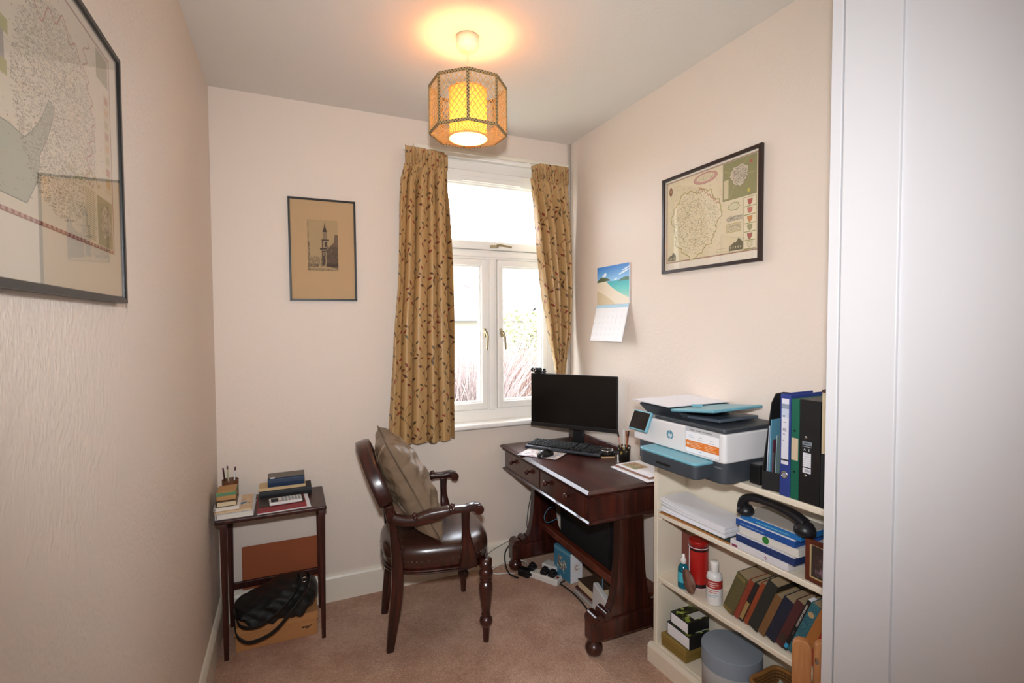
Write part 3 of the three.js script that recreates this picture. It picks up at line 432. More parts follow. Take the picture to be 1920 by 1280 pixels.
{
  const k = thing('wall_calendar', 'open wall calendar with a beach photo hanging on the right wall', 'calendar', [1.9022, 1.513, 0.4555], -PI / 2);
  part('picture_page', bx(-0.144, 0.144, 0, 0.208, 0.0005, 0.006, 0.0005), M.paper, k);
  printed(0.286, 0.206, 720, 520, (c, w, h) => {
    let g = c.createLinearGradient(0, 0, 0, h * 0.42); g.addColorStop(0, '#2f78c8'); g.addColorStop(1, '#9ccdec'); c.fillStyle = g; c.fillRect(0, 0, w, h * 0.44);
    c.fillStyle = 'rgba(255,255,255,0.75)'; for (const [x, y, a, b] of [[0.24, 0.24, 50, 26], [0.27, 0.2, 24, 22], [0.85, 0.2, 120, 12], [0.92, 0.12, 90, 10], [0.6, 0.36, 40, 10]]) { c.beginPath(); c.ellipse(x * w, y * h, a, b, -0.25, 0, 7); c.fill(); }
    g = c.createLinearGradient(0, h * 0.38, 0, h); g.addColorStop(0, '#1fa3b0'); g.addColorStop(0.35, '#4fc0b8'); g.addColorStop(1, '#c9d2ae'); c.fillStyle = g; c.fillRect(0, h * 0.4, w, h * 0.6);
    c.fillStyle = '#e6d6bd'; c.beginPath(); c.moveTo(0, h * 0.4); c.lineTo(w * 0.3, h * 0.38); c.quadraticCurveTo(w * 0.45, h * 0.6, w, h * 0.86); c.lineTo(w, h); c.lineTo(0, h); c.fill(); c.fillStyle = '#d3bd97'; c.beginPath(); c.moveTo(0, h * 0.62); c.quadraticCurveTo(w * 0.4, h * 0.8, w * 0.6, h); c.lineTo(0, h); c.fill();
    c.fillStyle = '#4d5b34'; c.beginPath(); c.moveTo(0, h * 0.38); c.quadraticCurveTo(w * 0.16, h * 0.18, w * 0.45, h * 0.38); c.lineTo(0, h * 0.41); c.fill(); c.fillStyle = '#3f6f5c'; c.beginPath(); c.moveTo(w * 0.66, h * 0.42); c.quadraticCurveTo(w * 0.85, h * 0.3, w, h * 0.34); c.lineTo(w, h * 0.42); c.fill();
  }, k, [0, 0.104, 0.0066], [0, 0, 0], 'photograph', 0.4);
  const pg = part('date_page', tf(bx(-0.144, 0.144, -0.2, 0, 0, 0.002, 0.0004), {}), M.paper, k); pg.position.set(0, -0.001, 0.005); pg.rotation.x = -rad(13);
  printed(0.286, 0.198, 720, 500, (c, w, h) => { c.fillStyle = '#f3f2f4'; c.fillRect(0, 0, w, h); c.fillStyle = '#b9d9ea'; c.fillRect(0, 0, w, h * 0.09); c.strokeStyle = '#dddbe0'; c.lineWidth = 1.5; for (let i = 0; i <= 5; i++) { c.beginPath(); c.moveTo(14, h * (0.15 + i * 0.165)); c.lineTo(w - 14, h * (0.15 + i * 0.165)); c.stroke(); } for (let i = 0; i <= 7; i++) { c.beginPath(); c.moveTo(14 + i * (w - 28) / 7, h * 0.15); c.lineTo(14 + i * (w - 28) / 7, h * 0.975); c.stroke(); } c.fillStyle = '#b4b2ba'; c.font = '18px sans-serif'; for (let i = 0; i < 31; i++) c.fillText(String(i + 1), 20 + ((i + 2) % 7) * (w - 28) / 7, h * 0.15 + 22 + Math.floor((i + 2) / 7) * h * 0.165); c.strokeStyle = '#c78f8f'; c.beginPath(); c.arc(w * 0.7, h * 0.42, 17, 0, 7); c.stroke(); }, pg, [0, -0.1, 0.0026], [0, 0, 0], 'date_grid', 0.7);
}
// ---------------------------------------------------------------- armchair and cushion
{
  const A = thing('armchair', 'carved mahogany armchair with studded brown leather seat', 'chair', [0.916, 0, 0.397], -rad(5.4));
  const sg = [1, -1];
  // turned front legs
  const legProfile = [[0.0001, 0], [0.0125, 0], [0.0135, 0.012], [0.0165, 0.066], [0.0175, 0.07], [0.022, 0.074], [0.028, 0.086], [0.0295, 0.096], [0.027, 0.107], [0.02, 0.115], [0.0165, 0.118], [0.021, 0.122], [0.0215, 0.128], [0.018, 0.133], [0.0185, 0.142], [0.022, 0.165], [0.0265, 0.2], [0.0305, 0.235], [0.0312, 0.252], [0.028, 0.264], [0.021, 0.272], [0.0195, 0.277], [0.0255, 0.281], [0.0265, 0.285], [0.022, 0.289], [0.0275, 0.296], [0.0315, 0.307], [0.0318, 0.316], [0.028, 0.328], [0.0225, 0.334], [0.0275, 0.34], [0.028, 0.372], [0.0001, 0.372]];
  for (const s of sg) { const l = part('front_leg', lathe(legProfile, 36), M.mahogany, A); l.position.set(0.2, 0, 0.222 * s); }
  // sabre back legs that run up into the back posts
  for (const s of sg) part('back_leg', sweep([[-0.212, 0, 0.152 * s], [-0.2, 0.1, 0.156 * s], [-0.183, 0.24, 0.166 * s], [-0.178, 0.38, 0.18 * s], [-0.19, 0.5, 0.195 * s], [-0.202, 0.6, 0.205 * s]], (t) => 0.0155 + 0.006 * Math.sin(PI * t), (t) => 0.0165 + 0.009 * Math.sin(PI * Math.min(1, t * 1.05)), 30, 16, V(0, 0, 1), 4), M.mahogany, A);
  // seat rail and stuffed seat
  const outline = (k, n = 72) => { const pts = []; for (let i = 0; i < n; i++) { const a = i / n * 2 * PI, c = Math.cos(a), s = Math.sin(a), e = 0.62; let x = 0.232 * Math.sign(c) * Math.abs(c) ** e, z = Math.sign(s) * Math.abs(s) ** e * lerp(0.198, 0.25, (x + 0.232) / 0.464); if (x > 0) x += 0.012 * (1 - (z / 0.25) ** 2); pts.push([x * k, z * k]); } return pts; };
  const rail = (o, y0, y1, k0, k1, bev) => { const n = 72, a = outline(k0), b = outline(k1), pos = [], uv = [], idx = []; const rows = [[a, y0, bev], [a, y0, 0], [b, y1, 0], [b, y1, bev]]; rows.forEach(([q, y, ins], j) => { for (let i = 0; i <= n; i++) { const p = q[i % n], f = ins ? 1 - ins : 1; pos.push(p[0] * f, y, p[1] * f); uv.push(i / n * 1.4, y); } }); for (let j = 0; j < 3; j++) for (let i = 0; i < n; i++) { const q = j * (n + 1) + i; idx.push(q, q + n + 1, q + 1, q + 1, q + n + 1, q + n + 2); } const g = new THREE.BufferGeometry(); g.setAttribute('position', new THREE.Float32BufferAttribute(pos, 3)); g.setAttribute('uv', new THREE.Float32BufferAttribute(uv, 2)); g.setIndex(idx); g.computeVertexNormals(); return plain(g); };
  part('seat_rail', [rail(0, 0.343, 0.352, 1.0, 1.015, 0.2), rail(0, 0.352, 0.362, 1.015, 0.995, 0.2), rail(0, 0.36, 0.392, 0.985, 0.985, 0.2)], M.mahogany, A);
  const seat = part('seat', grid(72, 18, (u, v) => {
    const o = outline(1), i = Math.round(u * 72) % 72, [x, z] = o[i], prof = [[0.985, 0.378], [1.0, 0.392], [1.012, 0.412], [1.005, 0.432], [0.975, 0.448], [0.92, 0.461], [0.8, 0.471], [0.6, 0.477], [0.35, 0.48], [0.0, 0.481]], t = v * (prof.length - 1), k = Math.min(prof.length - 2, Math.floor(t)), f = t - k, q = lerp(prof[k][0], prof[k + 1][0], f), y = lerp(prof[k][1], prof[k + 1][1], f);
    return [x * q, y, z * q];
  }, (u, v) => [u * 1.2, v * 0.4]), M.leather, A);
  const studs = []; { const o = outline(0.998, 144); for (let i = 0; i < 72; i++) { const p = o[i * 2]; studs.push(tf(ball(0.0032, 0, 0, 0, 8), { p: [p[0] * 1.004, 0.4, p[1] * 1.004] })); } }
  { const s = part('studs', studs, M.steelDark, seat); s.userData.label = 'row of small brass upholstery studs'; }
  // back: deep curved hoop with a leather panel
  const hoop = []; for (let i = 0; i <= 24; i++) { const a = lerp(-0.57 * PI, 0.57 * PI, i / 24), z = 0.2 * Math.sin(a) * (Math.abs(a) > PI / 2 ? 1.0 : 1), y = 0.7 + 0.178 * Math.cos(a); hoop.push([-0.205 - (y - 0.6) * 0.33 - 0.012 * Math.cos(a), y, z * lerp(1.05, 0.98, (y - 0.6) / 0.27)]); }
  part('back_hoop', sweep(hoop, () => 0.031, () => 0.0115, 80, 14, V(1, 0.25, 0), 3.2), M.mahogany, A);
  for (const s of sg) part('back_post', sweep([[-0.2, 0.585, 0.203 * s], [-0.208, 0.62, 0.2 * s], [-0.216, 0.655, 0.2 * s]], () => 0.021, () => 0.021, 12, 12, V(0, 0, 1), 3), M.mahogany, A);
  part('back_splat', sweep([[-0.196, 0.605, -0.2], [-0.206, 0.6, -0.1], [-0.21, 0.598, 0], [-0.206, 0.6, 0.1], [-0.196, 0.605, 0.2]], () => 0.018, (t) => 0.022 + 0.008 * Math.sin(PI * t), 30, 12, V(1, 0.2, 0), 3), M.mahogany, A);
  part('back_panel', grid(24, 20, (u, v) => { const a = (u - 0.5) * 2, y = lerp(0.615, 0.868, v), hw = 0.19 * Math.sqrt(Math.max(0.02, 1 - Math.max(0, (y - 0.7) / 0.178) ** 2)); return [-0.212 - (y - 0.6) * 0.33 + 0.01 * (1 - a * a) * Math.sin(PI * v), y, a * hw]; }), Object.assign(M.leather.clone(), { side: THREE.DoubleSide }), A);
  part('back_cover', grid(24, 20, (u, v) => { const a = (u - 0.5) * 2, y = lerp(0.615, 0.868, v), hw = 0.19 * Math.sqrt(Math.max(0.02, 1 - Math.max(0, (y - 0.7) / 0.178) ** 2)); return [-0.226 - (y - 0.6) * 0.33 - 0.018 * (1 - a * a) * Math.sin(PI * v), y, -a * hw]; }), M.leather, A);
  // arms with leather pads, scroll ends and shaped supports
  for (const s of sg) {
    const arm = part('arm', [sweep([[-0.2, 0.6, 0.205 * s], [-0.15, 0.588, 0.22 * s], [-0.08, 0.592, 0.238 * s], [-0.01, 0.606, 0.25 * s], [0.05, 0.622, 0.253 * s], [0.1, 0.621, 0.252 * s], [0.135, 0.624, 0.25 * s], [0.16, 0.617, 0.248 * s]], (t) => 0.02 + 0.004 * Math.sin(9 * t), (t) => 0.0215 - 0.006 * Math.sin(PI * Math.min(1, Math.max(0, (t - 0.55) / 0.45))), 60, 16, V(0, 0, 1), 3),
      tf(cyl(0.021, 0.021, 0.048, 0, 0, 0, 24), { r: [PI / 2, 0, 0], p: [0.16, 0.613, 0.248 * s] }), tf(cyl(0.012, 0.012, 0.053, 0, 0, 0, 20), { r: [PI / 2, 0, 0], p: [0.16, 0.613, 0.248 * s] })], M.mahogany, A);
    part('arm_pad', sweep([[-0.1, 0.599, 0.234 * s], [-0.05, 0.61, 0.244 * s], [0.0, 0.618, 0.251 * s], [0.035, 0.626, 0.253 * s]], (t) => 0.0235, (t) => 0.017 + 0.007 * Math.sin(PI * t), 24, 16, V(0, 0, 1), 2.4), M.leather, arm);
    part('arm_collar', [tf(ball(0.011, 0.047, 0.64, 0.253 * s, 12), {}), ball(0.009, 0.047, 0.634, (0.253 + 0.022) * s, 10), ball(0.011, -0.11, 0.611, 0.231 * s, 12), ball(0.009, -0.11, 0.605, (0.231 + 0.021) * s, 10)], M.mahogany, arm);
    part('arm_support', sweep([[0.118, 0.36, 0.238 * s], [0.118, 0.41, 0.242 * s], [0.11, 0.47, 0.248 * s], [0.104, 0.54, 0.251 * s], [0.105, 0.612, 0.251 * s]], (t) => 0.017 - 0.003 * t, (t) => lerp(0.041, 0.018, Math.min(1, t * 1.5)) - 0.002 * Math.sin(PI * t), 28, 14, V(0, 0, 1), 3.4), M.mahogany, A);
  }
}
{
  const silk = layered(512, [[10, 14, 1], [30, 22, 0.6]], 91);
  M.cushion = mat('#7f6a55', 0.42, { bumpMap: dataTexture(512, (i) => grey(silk[i]), 0.4, false), bumpScale: 0.006, sheen: 0.9, sheenRoughness: 0.35, sheenColor: new THREE.Color('#a98f74') });
  const c = thing('cushion', 'taupe satin cushion leaning against the back of the armchair', 'cushion', [0.803, 0.694, 0.405], -rad(4));
  const S = 0.245, r = rng(2), ph = [r() * 6, r() * 6, r() * 6];
  const face = (sgn) => grid(44, 44, (u, v) => {
    const a = u * 2 - 1, b = v * 2 - 1, e = Math.max(0, (1 - a * a) * (1 - b * b)), pull = 1 - 0.07 * (1 - Math.abs(a * b)), x = a * S * (1 - 0.075 * (1 - b * b) * Math.abs(a)) , y = b * S * (1 - 0.075 * (1 - a * a) * Math.abs(b));
    const wr = 0.006 * Math.sin(9 * a + 4 * b + ph[0]) * e ** 0.4 + 0.005 * Math.sin(14 * b - 5 * a + ph[1]) * e ** 0.5 + 0.004 * Math.sin(22 * b + 6 * a * a + ph[2]) * (1 - e);
    return [sgn * (0.1 * e ** 0.4 + (e > 0.001 ? wr : 0)) * pull, y, sgn * x * 0.83];
  }, (u, v) => [u * 0.45, v * 0.45]);
  const b = part('cover', [face(1), face(-1)], M.cushion, c); b.rotation.z = rad(27);
  const e = part('piping', tube([[0, -S, -S * 0.83], [0, -S * 0.93, 0], [0, -S, S * 0.83], [0, 0, S * 0.77], [0, S, S * 0.83], [0, S * 0.93, 0], [0, S, -S * 0.83], [0, 0, -S * 0.77]], 0.0035, 120, 6, true), M.cushion, b); e.scale.setScalar(0.992);
}

// ---------------------------------------------------------------- writing desk
{
  const K = thing('desk', 'mahogany writing desk with two frieze drawers on trestle ends', 'desk', [1.65, 0, 0.505]);
  const X = (x) => x - 1.65, Z = (z) => z - 0.505;
  const slab = (x0, x1, z0, z1, y0, y1, bw, bh) => { const s = shapeOf([[X(x0), -Z(z1)], [X(x1), -Z(z1)], [X(x1), -Z(z0)], [X(x0), -Z(z0)]]); const g = plain(new THREE.ExtrudeGeometry(s, { depth: y1 - y0 - 2 * bh, bevelEnabled: true, bevelSize: bw, bevelOffset: -bw, bevelThickness: bh, bevelSegments: 1 })).translate(0, 0, bh); g.rotateX(-PI / 2); g.translate(0, y0, 0); return metreUV(g); };
  part('desk_top', [slab(1.413, 1.886, 0.04, 0.966, 0.700, 0.722, 0.017, 0.0085)], M.deskTop, K);
  const fr = part('frieze', [bx(X(1.437), X(1.872), 0.585, 0.702, Z(0.062), Z(0.943), 0.002)], M.mahogany, K);
  part('moulding', [slab(1.426, 1.878, 0.052, 0.953, 0.575, 0.592, 0.008, 0.006), slab(1.424, 1.876, 0.05, 0.955, 0.690, 0.7005, 0.006, 0.004)], M.mahogany, K);
  for (const [z0, z1, k] of [[0.098, 0.498, [0.197, 0.391]], [0.508, 0.908, [0.593, 0.787]]]) {
    const d = part('drawer', [bx(X(1.4325), X(1.45), 0.6, 0.688, Z(z0), Z(z1), 0.003)], M.mahogany, K);
    for (const z of k) { const q = part('knob', tf(lathe([[0.0001, 0], [0.006, 0], [0.0055, 0.006], [0.009, 0.01], [0.0135, 0.016], [0.0145, 0.021], [0.012, 0.026], [0.005, 0.029], [0.0001, 0.0295]], 24), { r: [0, 0, PI / 2] }), M.mahogany, d); q.position.set(X(1.4328), 0.653, Z(z)); }
  }
  part('gallery', [bx(X(1.868), X(1.884), 0.722, 0.771, Z(0.05), Z(0.57), 0.004)], M.mahogany, K);
  for (const [zc, dir] of [[0.91, 1], [0.1, -1]]) {
    const prof = []; const half = [[0.064, 0.575], [0.065, 0.5], [0.068, 0.42], [0.074, 0.33], [0.083, 0.26], [0.096, 0.21], [0.113, 0.175], [0.124, 0.16], [0.124, 0.15]];
    for (const [w, y] of half) prof.push([X(1.662) + w, y]); for (const [w, y] of half.slice().reverse()) prof.push([X(1.662) - w, y]);
    part('trestle_post', tf(extrude(prof, 0.046, 0.003), { p: [0, 0, Z(zc) - 0.023] }), M.mahogany, K);
    part('trestle_foot', [bx(X(1.452), X(1.872), 0.065, 0.155, Z(zc) - 0.034, Z(zc) + 0.034, 0.012),
      tf(cyl(0.03, 0.03, 0.066, 0, 0, 0, 28), { r: [PI / 2, 0, 0], p: [X(1.484), 0.152, Z(zc)] }), tf(cyl(0.02, 0.02, 0.07, 0, 0, 0, 24), { r: [PI / 2, 0, 0], p: [X(1.531), 0.17, Z(zc)] }), tf(cyl(0.012, 0.012, 0.074, 0, 0, 0, 20), { r: [PI / 2, 0, 0], p: [X(1.484), 0.152, Z(zc)] })], M.mahogany, K);
    for (const x of [1.482, 1.842]) { const b = part('bun_foot', lathe([[0.0001, 0.0], [0.02, 0.001], [0.033, 0.012], [0.0385, 0.028], [0.036, 0.044], [0.026, 0.056], [0.018, 0.061], [0.018, 0.072], [0.0001, 0.072]], 36), M.mahogany, K); b.position.set(X(x), 0, Z(zc)); }
  }
  part('stretcher', [bx(X(1.643), X(1.679), 0.213, 0.25, Z(0.12), Z(0.89), 0.006)], M.redWood, K);
  part('lower_shelf', [bx(X(1.69), X(1.872), 0.169, 0.186, Z(0.12), Z(0.89), 0.002)], M.redWood, K);
}
// things on the desk
{
  const m = thing('monitor', 'black widescreen computer monitor switched off on the desk', 'monitor', [1.7075, 0.7225, 0.354], -rad(52));
  part('housing', [box(0.497, 0.296, 0.022, 0, 0.265, -0.014, 0.006), box(0.3, 0.18, 0.03, 0, 0.255, -0.035, 0.012)], M.blackMatt, m);
  part('screen', box(0.489, 0.27, 0.002, 0, 0.2745, -0.0028, 0.0005), M.screen, m);
  part('bezel', box(0.497, 0.019, 0.004, 0, 0.1265, -0.002, 0.0015), M.black, m);
  part('stand', [box(0.062, 0.2, 0.022, 0, 0.11, -0.104, 0.006), box(0.05, 0.05, 0.075, 0, 0.2, -0.075, 0.006)], M.black, m);
  part('stand_base', [tf(cyl(0.062, 0.066, 0.012, 0, 0, 0, 40), { s: [1, 1, 0.6], p: [0, 0.0075, -0.125] })], M.black, m);
  const w = thing('webcam', 'small black webcam clipped on top left of the monitor', 'webcam', [1.576, 1.1405, 0.193], -rad(52)); w.scale.setScalar(1.25);
  part('body', [tf(new THREE.CapsuleGeometry(0.0105, 0.034, 8, 16), { r: [0, 0, PI / 2], p: [0, 0.013, 0.004] }), box(0.03, 0.008, 0.03, 0.006, 0.001, -0.004, 0.003), box(0.014, 0.03, 0.006, 0.02, 0.0, -0.036, 0.002), box(0.012, 0.006, 0.03, 0.026, 0.003, -0.02, 0.002)], M.black, w);
  part('lens_ring', tf(new THREE.TorusGeometry(0.0062, 0.0016, 8, 24), { p: [-0.004, 0.013, 0.0145] }), M.chrome, w);
  part('lens', tf(cyl(0.005, 0.005, 0.002, 0, 0, 0, 20), { r: [PI / 2, 0, 0], p: [-0.004, 0.013, 0.0145] }), M.screen, w);

  const k = thing('keyboard', 'black computer keyboard lying in front of the monitor', 'keyboard', [1.682, 0.7262, 0.334], -rad(53.5));
  part('case', tf(box(0.437, 0.018, 0.135, 0, 0.011, 0, 0.005), { r: [rad(3), 0, 0] }), M.black, k);
  const keys = [];
  for (let r = 0; r < 6; r++) { const z = -0.052 + r * 0.0195; let x = -0.208; const widths = r === 5 ? [...Array(3).fill(0.022), 0.1, ...Array(4).fill(0.02), -0.008, ...Array(3).fill(0.0178), -0.008, 0.037, 0.0178, 0.0178] : [...Array(r === 0 ? 15 : 13).fill(r === 0 ? 0.0172 : 0.0178), r === 0 ? 0.0001 : 0.027, -0.008, ...Array(3).fill(0.0178), -0.008, ...Array(4).fill(0.0178)]; for (const wd of widths) { if (wd < 0) { x -= wd; continue; } if (wd > 0.001 && x + wd < 0.214) keys.push(box(wd - 0.0026, 0.008, 0.0165, x + wd / 2, 0.023 - z * 0.052, z, 0.0015)); x += wd; } }
  part('keys', keys, M.blackMatt, k);
  part('front_edge', tf(new THREE.CapsuleGeometry(0.0075, 0.42, 6, 12), { r: [0, 0, PI / 2], p: [0, 0.0105, 0.0665] }), mat('#3c4048', 0.25), k);

  const mm = thing('mouse_mat', 'pale floral mouse mat under the mouse on the desk', 'mouse mat', [1.535, 0.7222, 0.345], -rad(52));
  part('pad', box(0.225, 0.003, 0.175, 0, 0.0018, 0, 0.001), M.blackMatt, mm);
  { const q = printed(0.222, 0.172, 384, 300, (c, w, h) => { const r = rng(6); c.fillStyle = '#d9d0cb'; c.fillRect(0, 0, w, h); for (let i = 0; i < 130; i++) { c.fillStyle = ['#b98f93', '#8fa0b0', '#a98c74', '#efe9e6', '#7d6a72', '#c9b7a6', '#9b5a5f'][i % 7]; c.globalAlpha = 0.55; c.beginPath(); c.ellipse(r() * w, r() * h, 8 + 26 * r(), 6 + 14 * r(), r() * 3, 0, 7); c.fill(); } c.globalAlpha = 1; }, mm, [0, 0.0036, 0], [-PI / 2, 0, 0], 'floral_print', 0.5); }
  const mo = thing('mouse', 'black computer mouse on the pale mouse mat', 'mouse', [1.525, 0.726, 0.392], -rad(75));
  const sh = new THREE.SphereGeometry(1, 28, 14, 0, 2 * PI, 0, PI / 2); sh.scale(0.031, 0.034, 0.053); part('shell', [plain(sh), tf(cyl(0.031, 0.03, 0.003, 0, 0, 0, 32), { s: [1, 1, 1.7], p: [0, 0.0015, 0] })], mat('#111113', 0.25), mo);
  part('wheel', tf(cyl(0.007, 0.007, 0.006, 0, 0, 0, 16), { r: [0, 0, PI / 2], p: [0, 0.03, -0.03] }), M.midGrey, mo);

  const co = thing('coaster', 'square tan coaster beside the keyboard on the desk', 'coaster', [1.82, 0.7222, 0.522], -rad(20));
  part('tile', box(0.088, 0.006, 0.088, 0, 0.0032, 0, 0.002), mat('#c9a780', 0.5), co); part('inlay', box(0.074, 0.0015, 0.074, 0, 0.0064, 0, 0.0005), mat('#2b211d', 0.4), co);
  const di = thing('glass_dish', 'small dark round glass dish standing on the tan coaster', 'dish', [1.82, 0.7295, 0.522]);
  part('bowl', lathe([[0.0001, 0.0002], [0.027, 0.0002], [0.031, 0.006], [0.034, 0.024], [0.032, 0.024], [0.029, 0.008], [0.0001, 0.006]], 36), mat('#2c2a2a', 0.08, { clearcoat: 1 }), di);
  part('rim', tf(new THREE.TorusGeometry(0.033, 0.0022, 8, 40), { r: [PI / 2, 0, 0], p: [0, 0.0245, 0] }), M.chrome, di);
  const ta = thing('tape_roll', 'round black and silver desk gadget beside the pen pot', 'tape roll', [1.848, 0.7223, 0.575]);
  part('silver_band', cyl(0.021, 0.021, 0.022, 0, 0.0115, 0, 32), M.chrome, ta); part('black_top', [tf(new THREE.TorusGeometry(0.017, 0.007, 10, 32), { r: [PI / 2, 0, 0], p: [0, 0.027, 0] })], M.black, ta);
  const po = thing('pen_pot', 'black and gold mottled pen pot half hidden behind the printer', 'pen pot', [1.845, 0.7222, 0.632]);
  part('pot', lathe([[0.0001, 0.0003], [0.027, 0.0003], [0.03, 0.05], [0.0315, 0.075], [0.0295, 0.075], [0.028, 0.05], [0.025, 0.004], [0.0001, 0.004]], 32), mat('#ffffff', 0.35, { map: canvasTexture(256, 256, (c) => { const r = rng(8); c.fillStyle = '#16130f'; c.fillRect(0, 0, 256, 256); for (let i = 0; i < 70; i++) { c.fillStyle = ['#8d7434', '#cfc6b0', '#6a4f2a', '#a58b4a'][i % 4]; c.beginPath(); c.ellipse(r() * 256, r() * 256, 4 + 9 * r(), 3 + 6 * r(), r() * 3, 0, 7); c.fill(); } }) }), po);
  const penDefs = [['ballpoint pen with a black cap', '#c99683', '#1b1210', -0.012, 0.008, -0.2, 0.1], ['white pen', '#e6e2db', '#e6e2db', 0.004, -0.008, -0.1, -0.05], ['brown wooden pencil', '#a8683c', '#8a5230', 0.011, 0.006, 0.04, 0.06], ['dark red pen', '#6a2f28', '#40201c', 0.014, -0.006, 0.12, -0.02]];
  for (const [l, a, b, x, z, rx, rz] of penDefs) { const p = thing('pen', l + ' standing in the mottled pen pot on the desk', 'pen', [1.845 + x, 0.7275, 0.632 + z], 0, 'pens in the desk pen pot'); p.rotation.set(rx, 0, rz); part('barrel', cyl(0.0038, 0.0034, 0.12, 0, 0.063, 0, 12), paint(a), p); part('cap', [cyl(0.0046, 0.0046, 0.03, 0, 0.132, 0, 12)], paint(b, 0.35), p); }
  const cl = thing('clipboard', 'white board carrying loose papers at near end of desk', 'clipboard', [1.80, 0.7222, 0.83], rad(2));
  part('board', box(0.17, 0.006, 0.262, 0, 0.0033, 0, 0.0025), M.paper, cl);
  const bo = thing('booklet', 'brown-edged booklet lying on the white board on the desk', 'booklet', [1.808, 0.7287, 0.826], rad(3));
  part('block', box(0.145, 0.008, 0.235, 0, 0.0045, 0, 0.001), mat('#8d6a5a', 0.8), bo); part('sheet', box(0.14, 0.001, 0.23, 0.002, 0.0092, 0, 0.0003), M.paper, bo);
  const pc = thing('picture_card', 'card with red and green plant photo on top of papers', 'card', [1.815, 0.7388, 0.81], rad(3));
  part('card', box(0.135, 0.0016, 0.19, 0, 0.0009, 0, 0.0004), M.paper, pc);
  printed(0.085, 0.1, 170, 200, (c, w, h) => { const r = rng(5); c.fillStyle = '#b9a886'; c.fillRect(0, 0, w, h); for (let i = 0; i < 60; i++) { c.fillStyle = i % 2 ? '#5f7d4a' : '#9c4a36'; c.globalAlpha = 0.6; c.beginPath(); c.ellipse((i % 2 ? 0.3 : 0.65) * w + (r() - 0.5) * 70, r() * h, 4 + 18 * r(), 3 + 9 * r(), r() * 3, 0, 7); c.fill(); } c.globalAlpha = 1; }, pc, [-0.018, 0.0019, -0.03], [-PI / 2, 0, 0], 'photograph', 0.4);
}
// ---------------------------------------------------------------- books
// a book standing with its spine towards -x, boards across z, base at y = 0
function book(name, label, h, d, t, cover, o = {}) {
  const b = thing(name, label, o.category ?? 'book', o.p ?? [0, 0, 0], o.turn ?? 0, o.group);
  const cm = cover.isMaterial ? cover : paint(cover, o.rough ?? 0.6), bt = o.board ?? 0.0022, over = o.over ?? 0.003;
  const sp = o.flatSpine ? [[0, 0], [bt, 0], [bt, t], [0, t]] : [[0.004, 0], [0.0015, t * 0.2], [0, t * 0.5], [0.0015, t * 0.8], [0.004, t], [0.007, t], [0.0055, t * 0.5], [0.007, 0]];
  const spine = tf(extrude(sp.map(([x, z]) => [x, -z]), h, 0.0004, 1), { r: [-PI / 2, 0, 0] });
  part('cover', [spine, bx(0.003, d, 0, h, 0, bt, 0.0008), bx(0.003, d, 0, h, t - bt, t, 0.0008)], cm, b);
  part('pages', bx(0.006, d - over, over * 0.7, h - over * 0.7, bt * 0.9, t - bt * 0.9, 0.0006), o.pages ?? M.pages, b);
  if (o.bands) for (const [y0, y1, c] of o.bands) part('spine_label', bx(-0.0006, 0.003, y0, y1, t * 0.12, t * 0.88, 0.0004), paint(c, 0.6), b);
  return b;
}
// the same book lying down: spine towards dir, thickness up
function lay(b, p, turn, face = 1) { b.position.set(...p); b.rotation.set(0, 0, 0); const q = new THREE.Quaternion().setFromAxisAngle(V(0, 1, 0), turn), l = new THREE.Quaternion().setFromAxisAngle(V(1, 0, 0), -PI / 2); b.quaternion.copy(q).multiply(l); return b; }   // local z -> up, local y -> -z

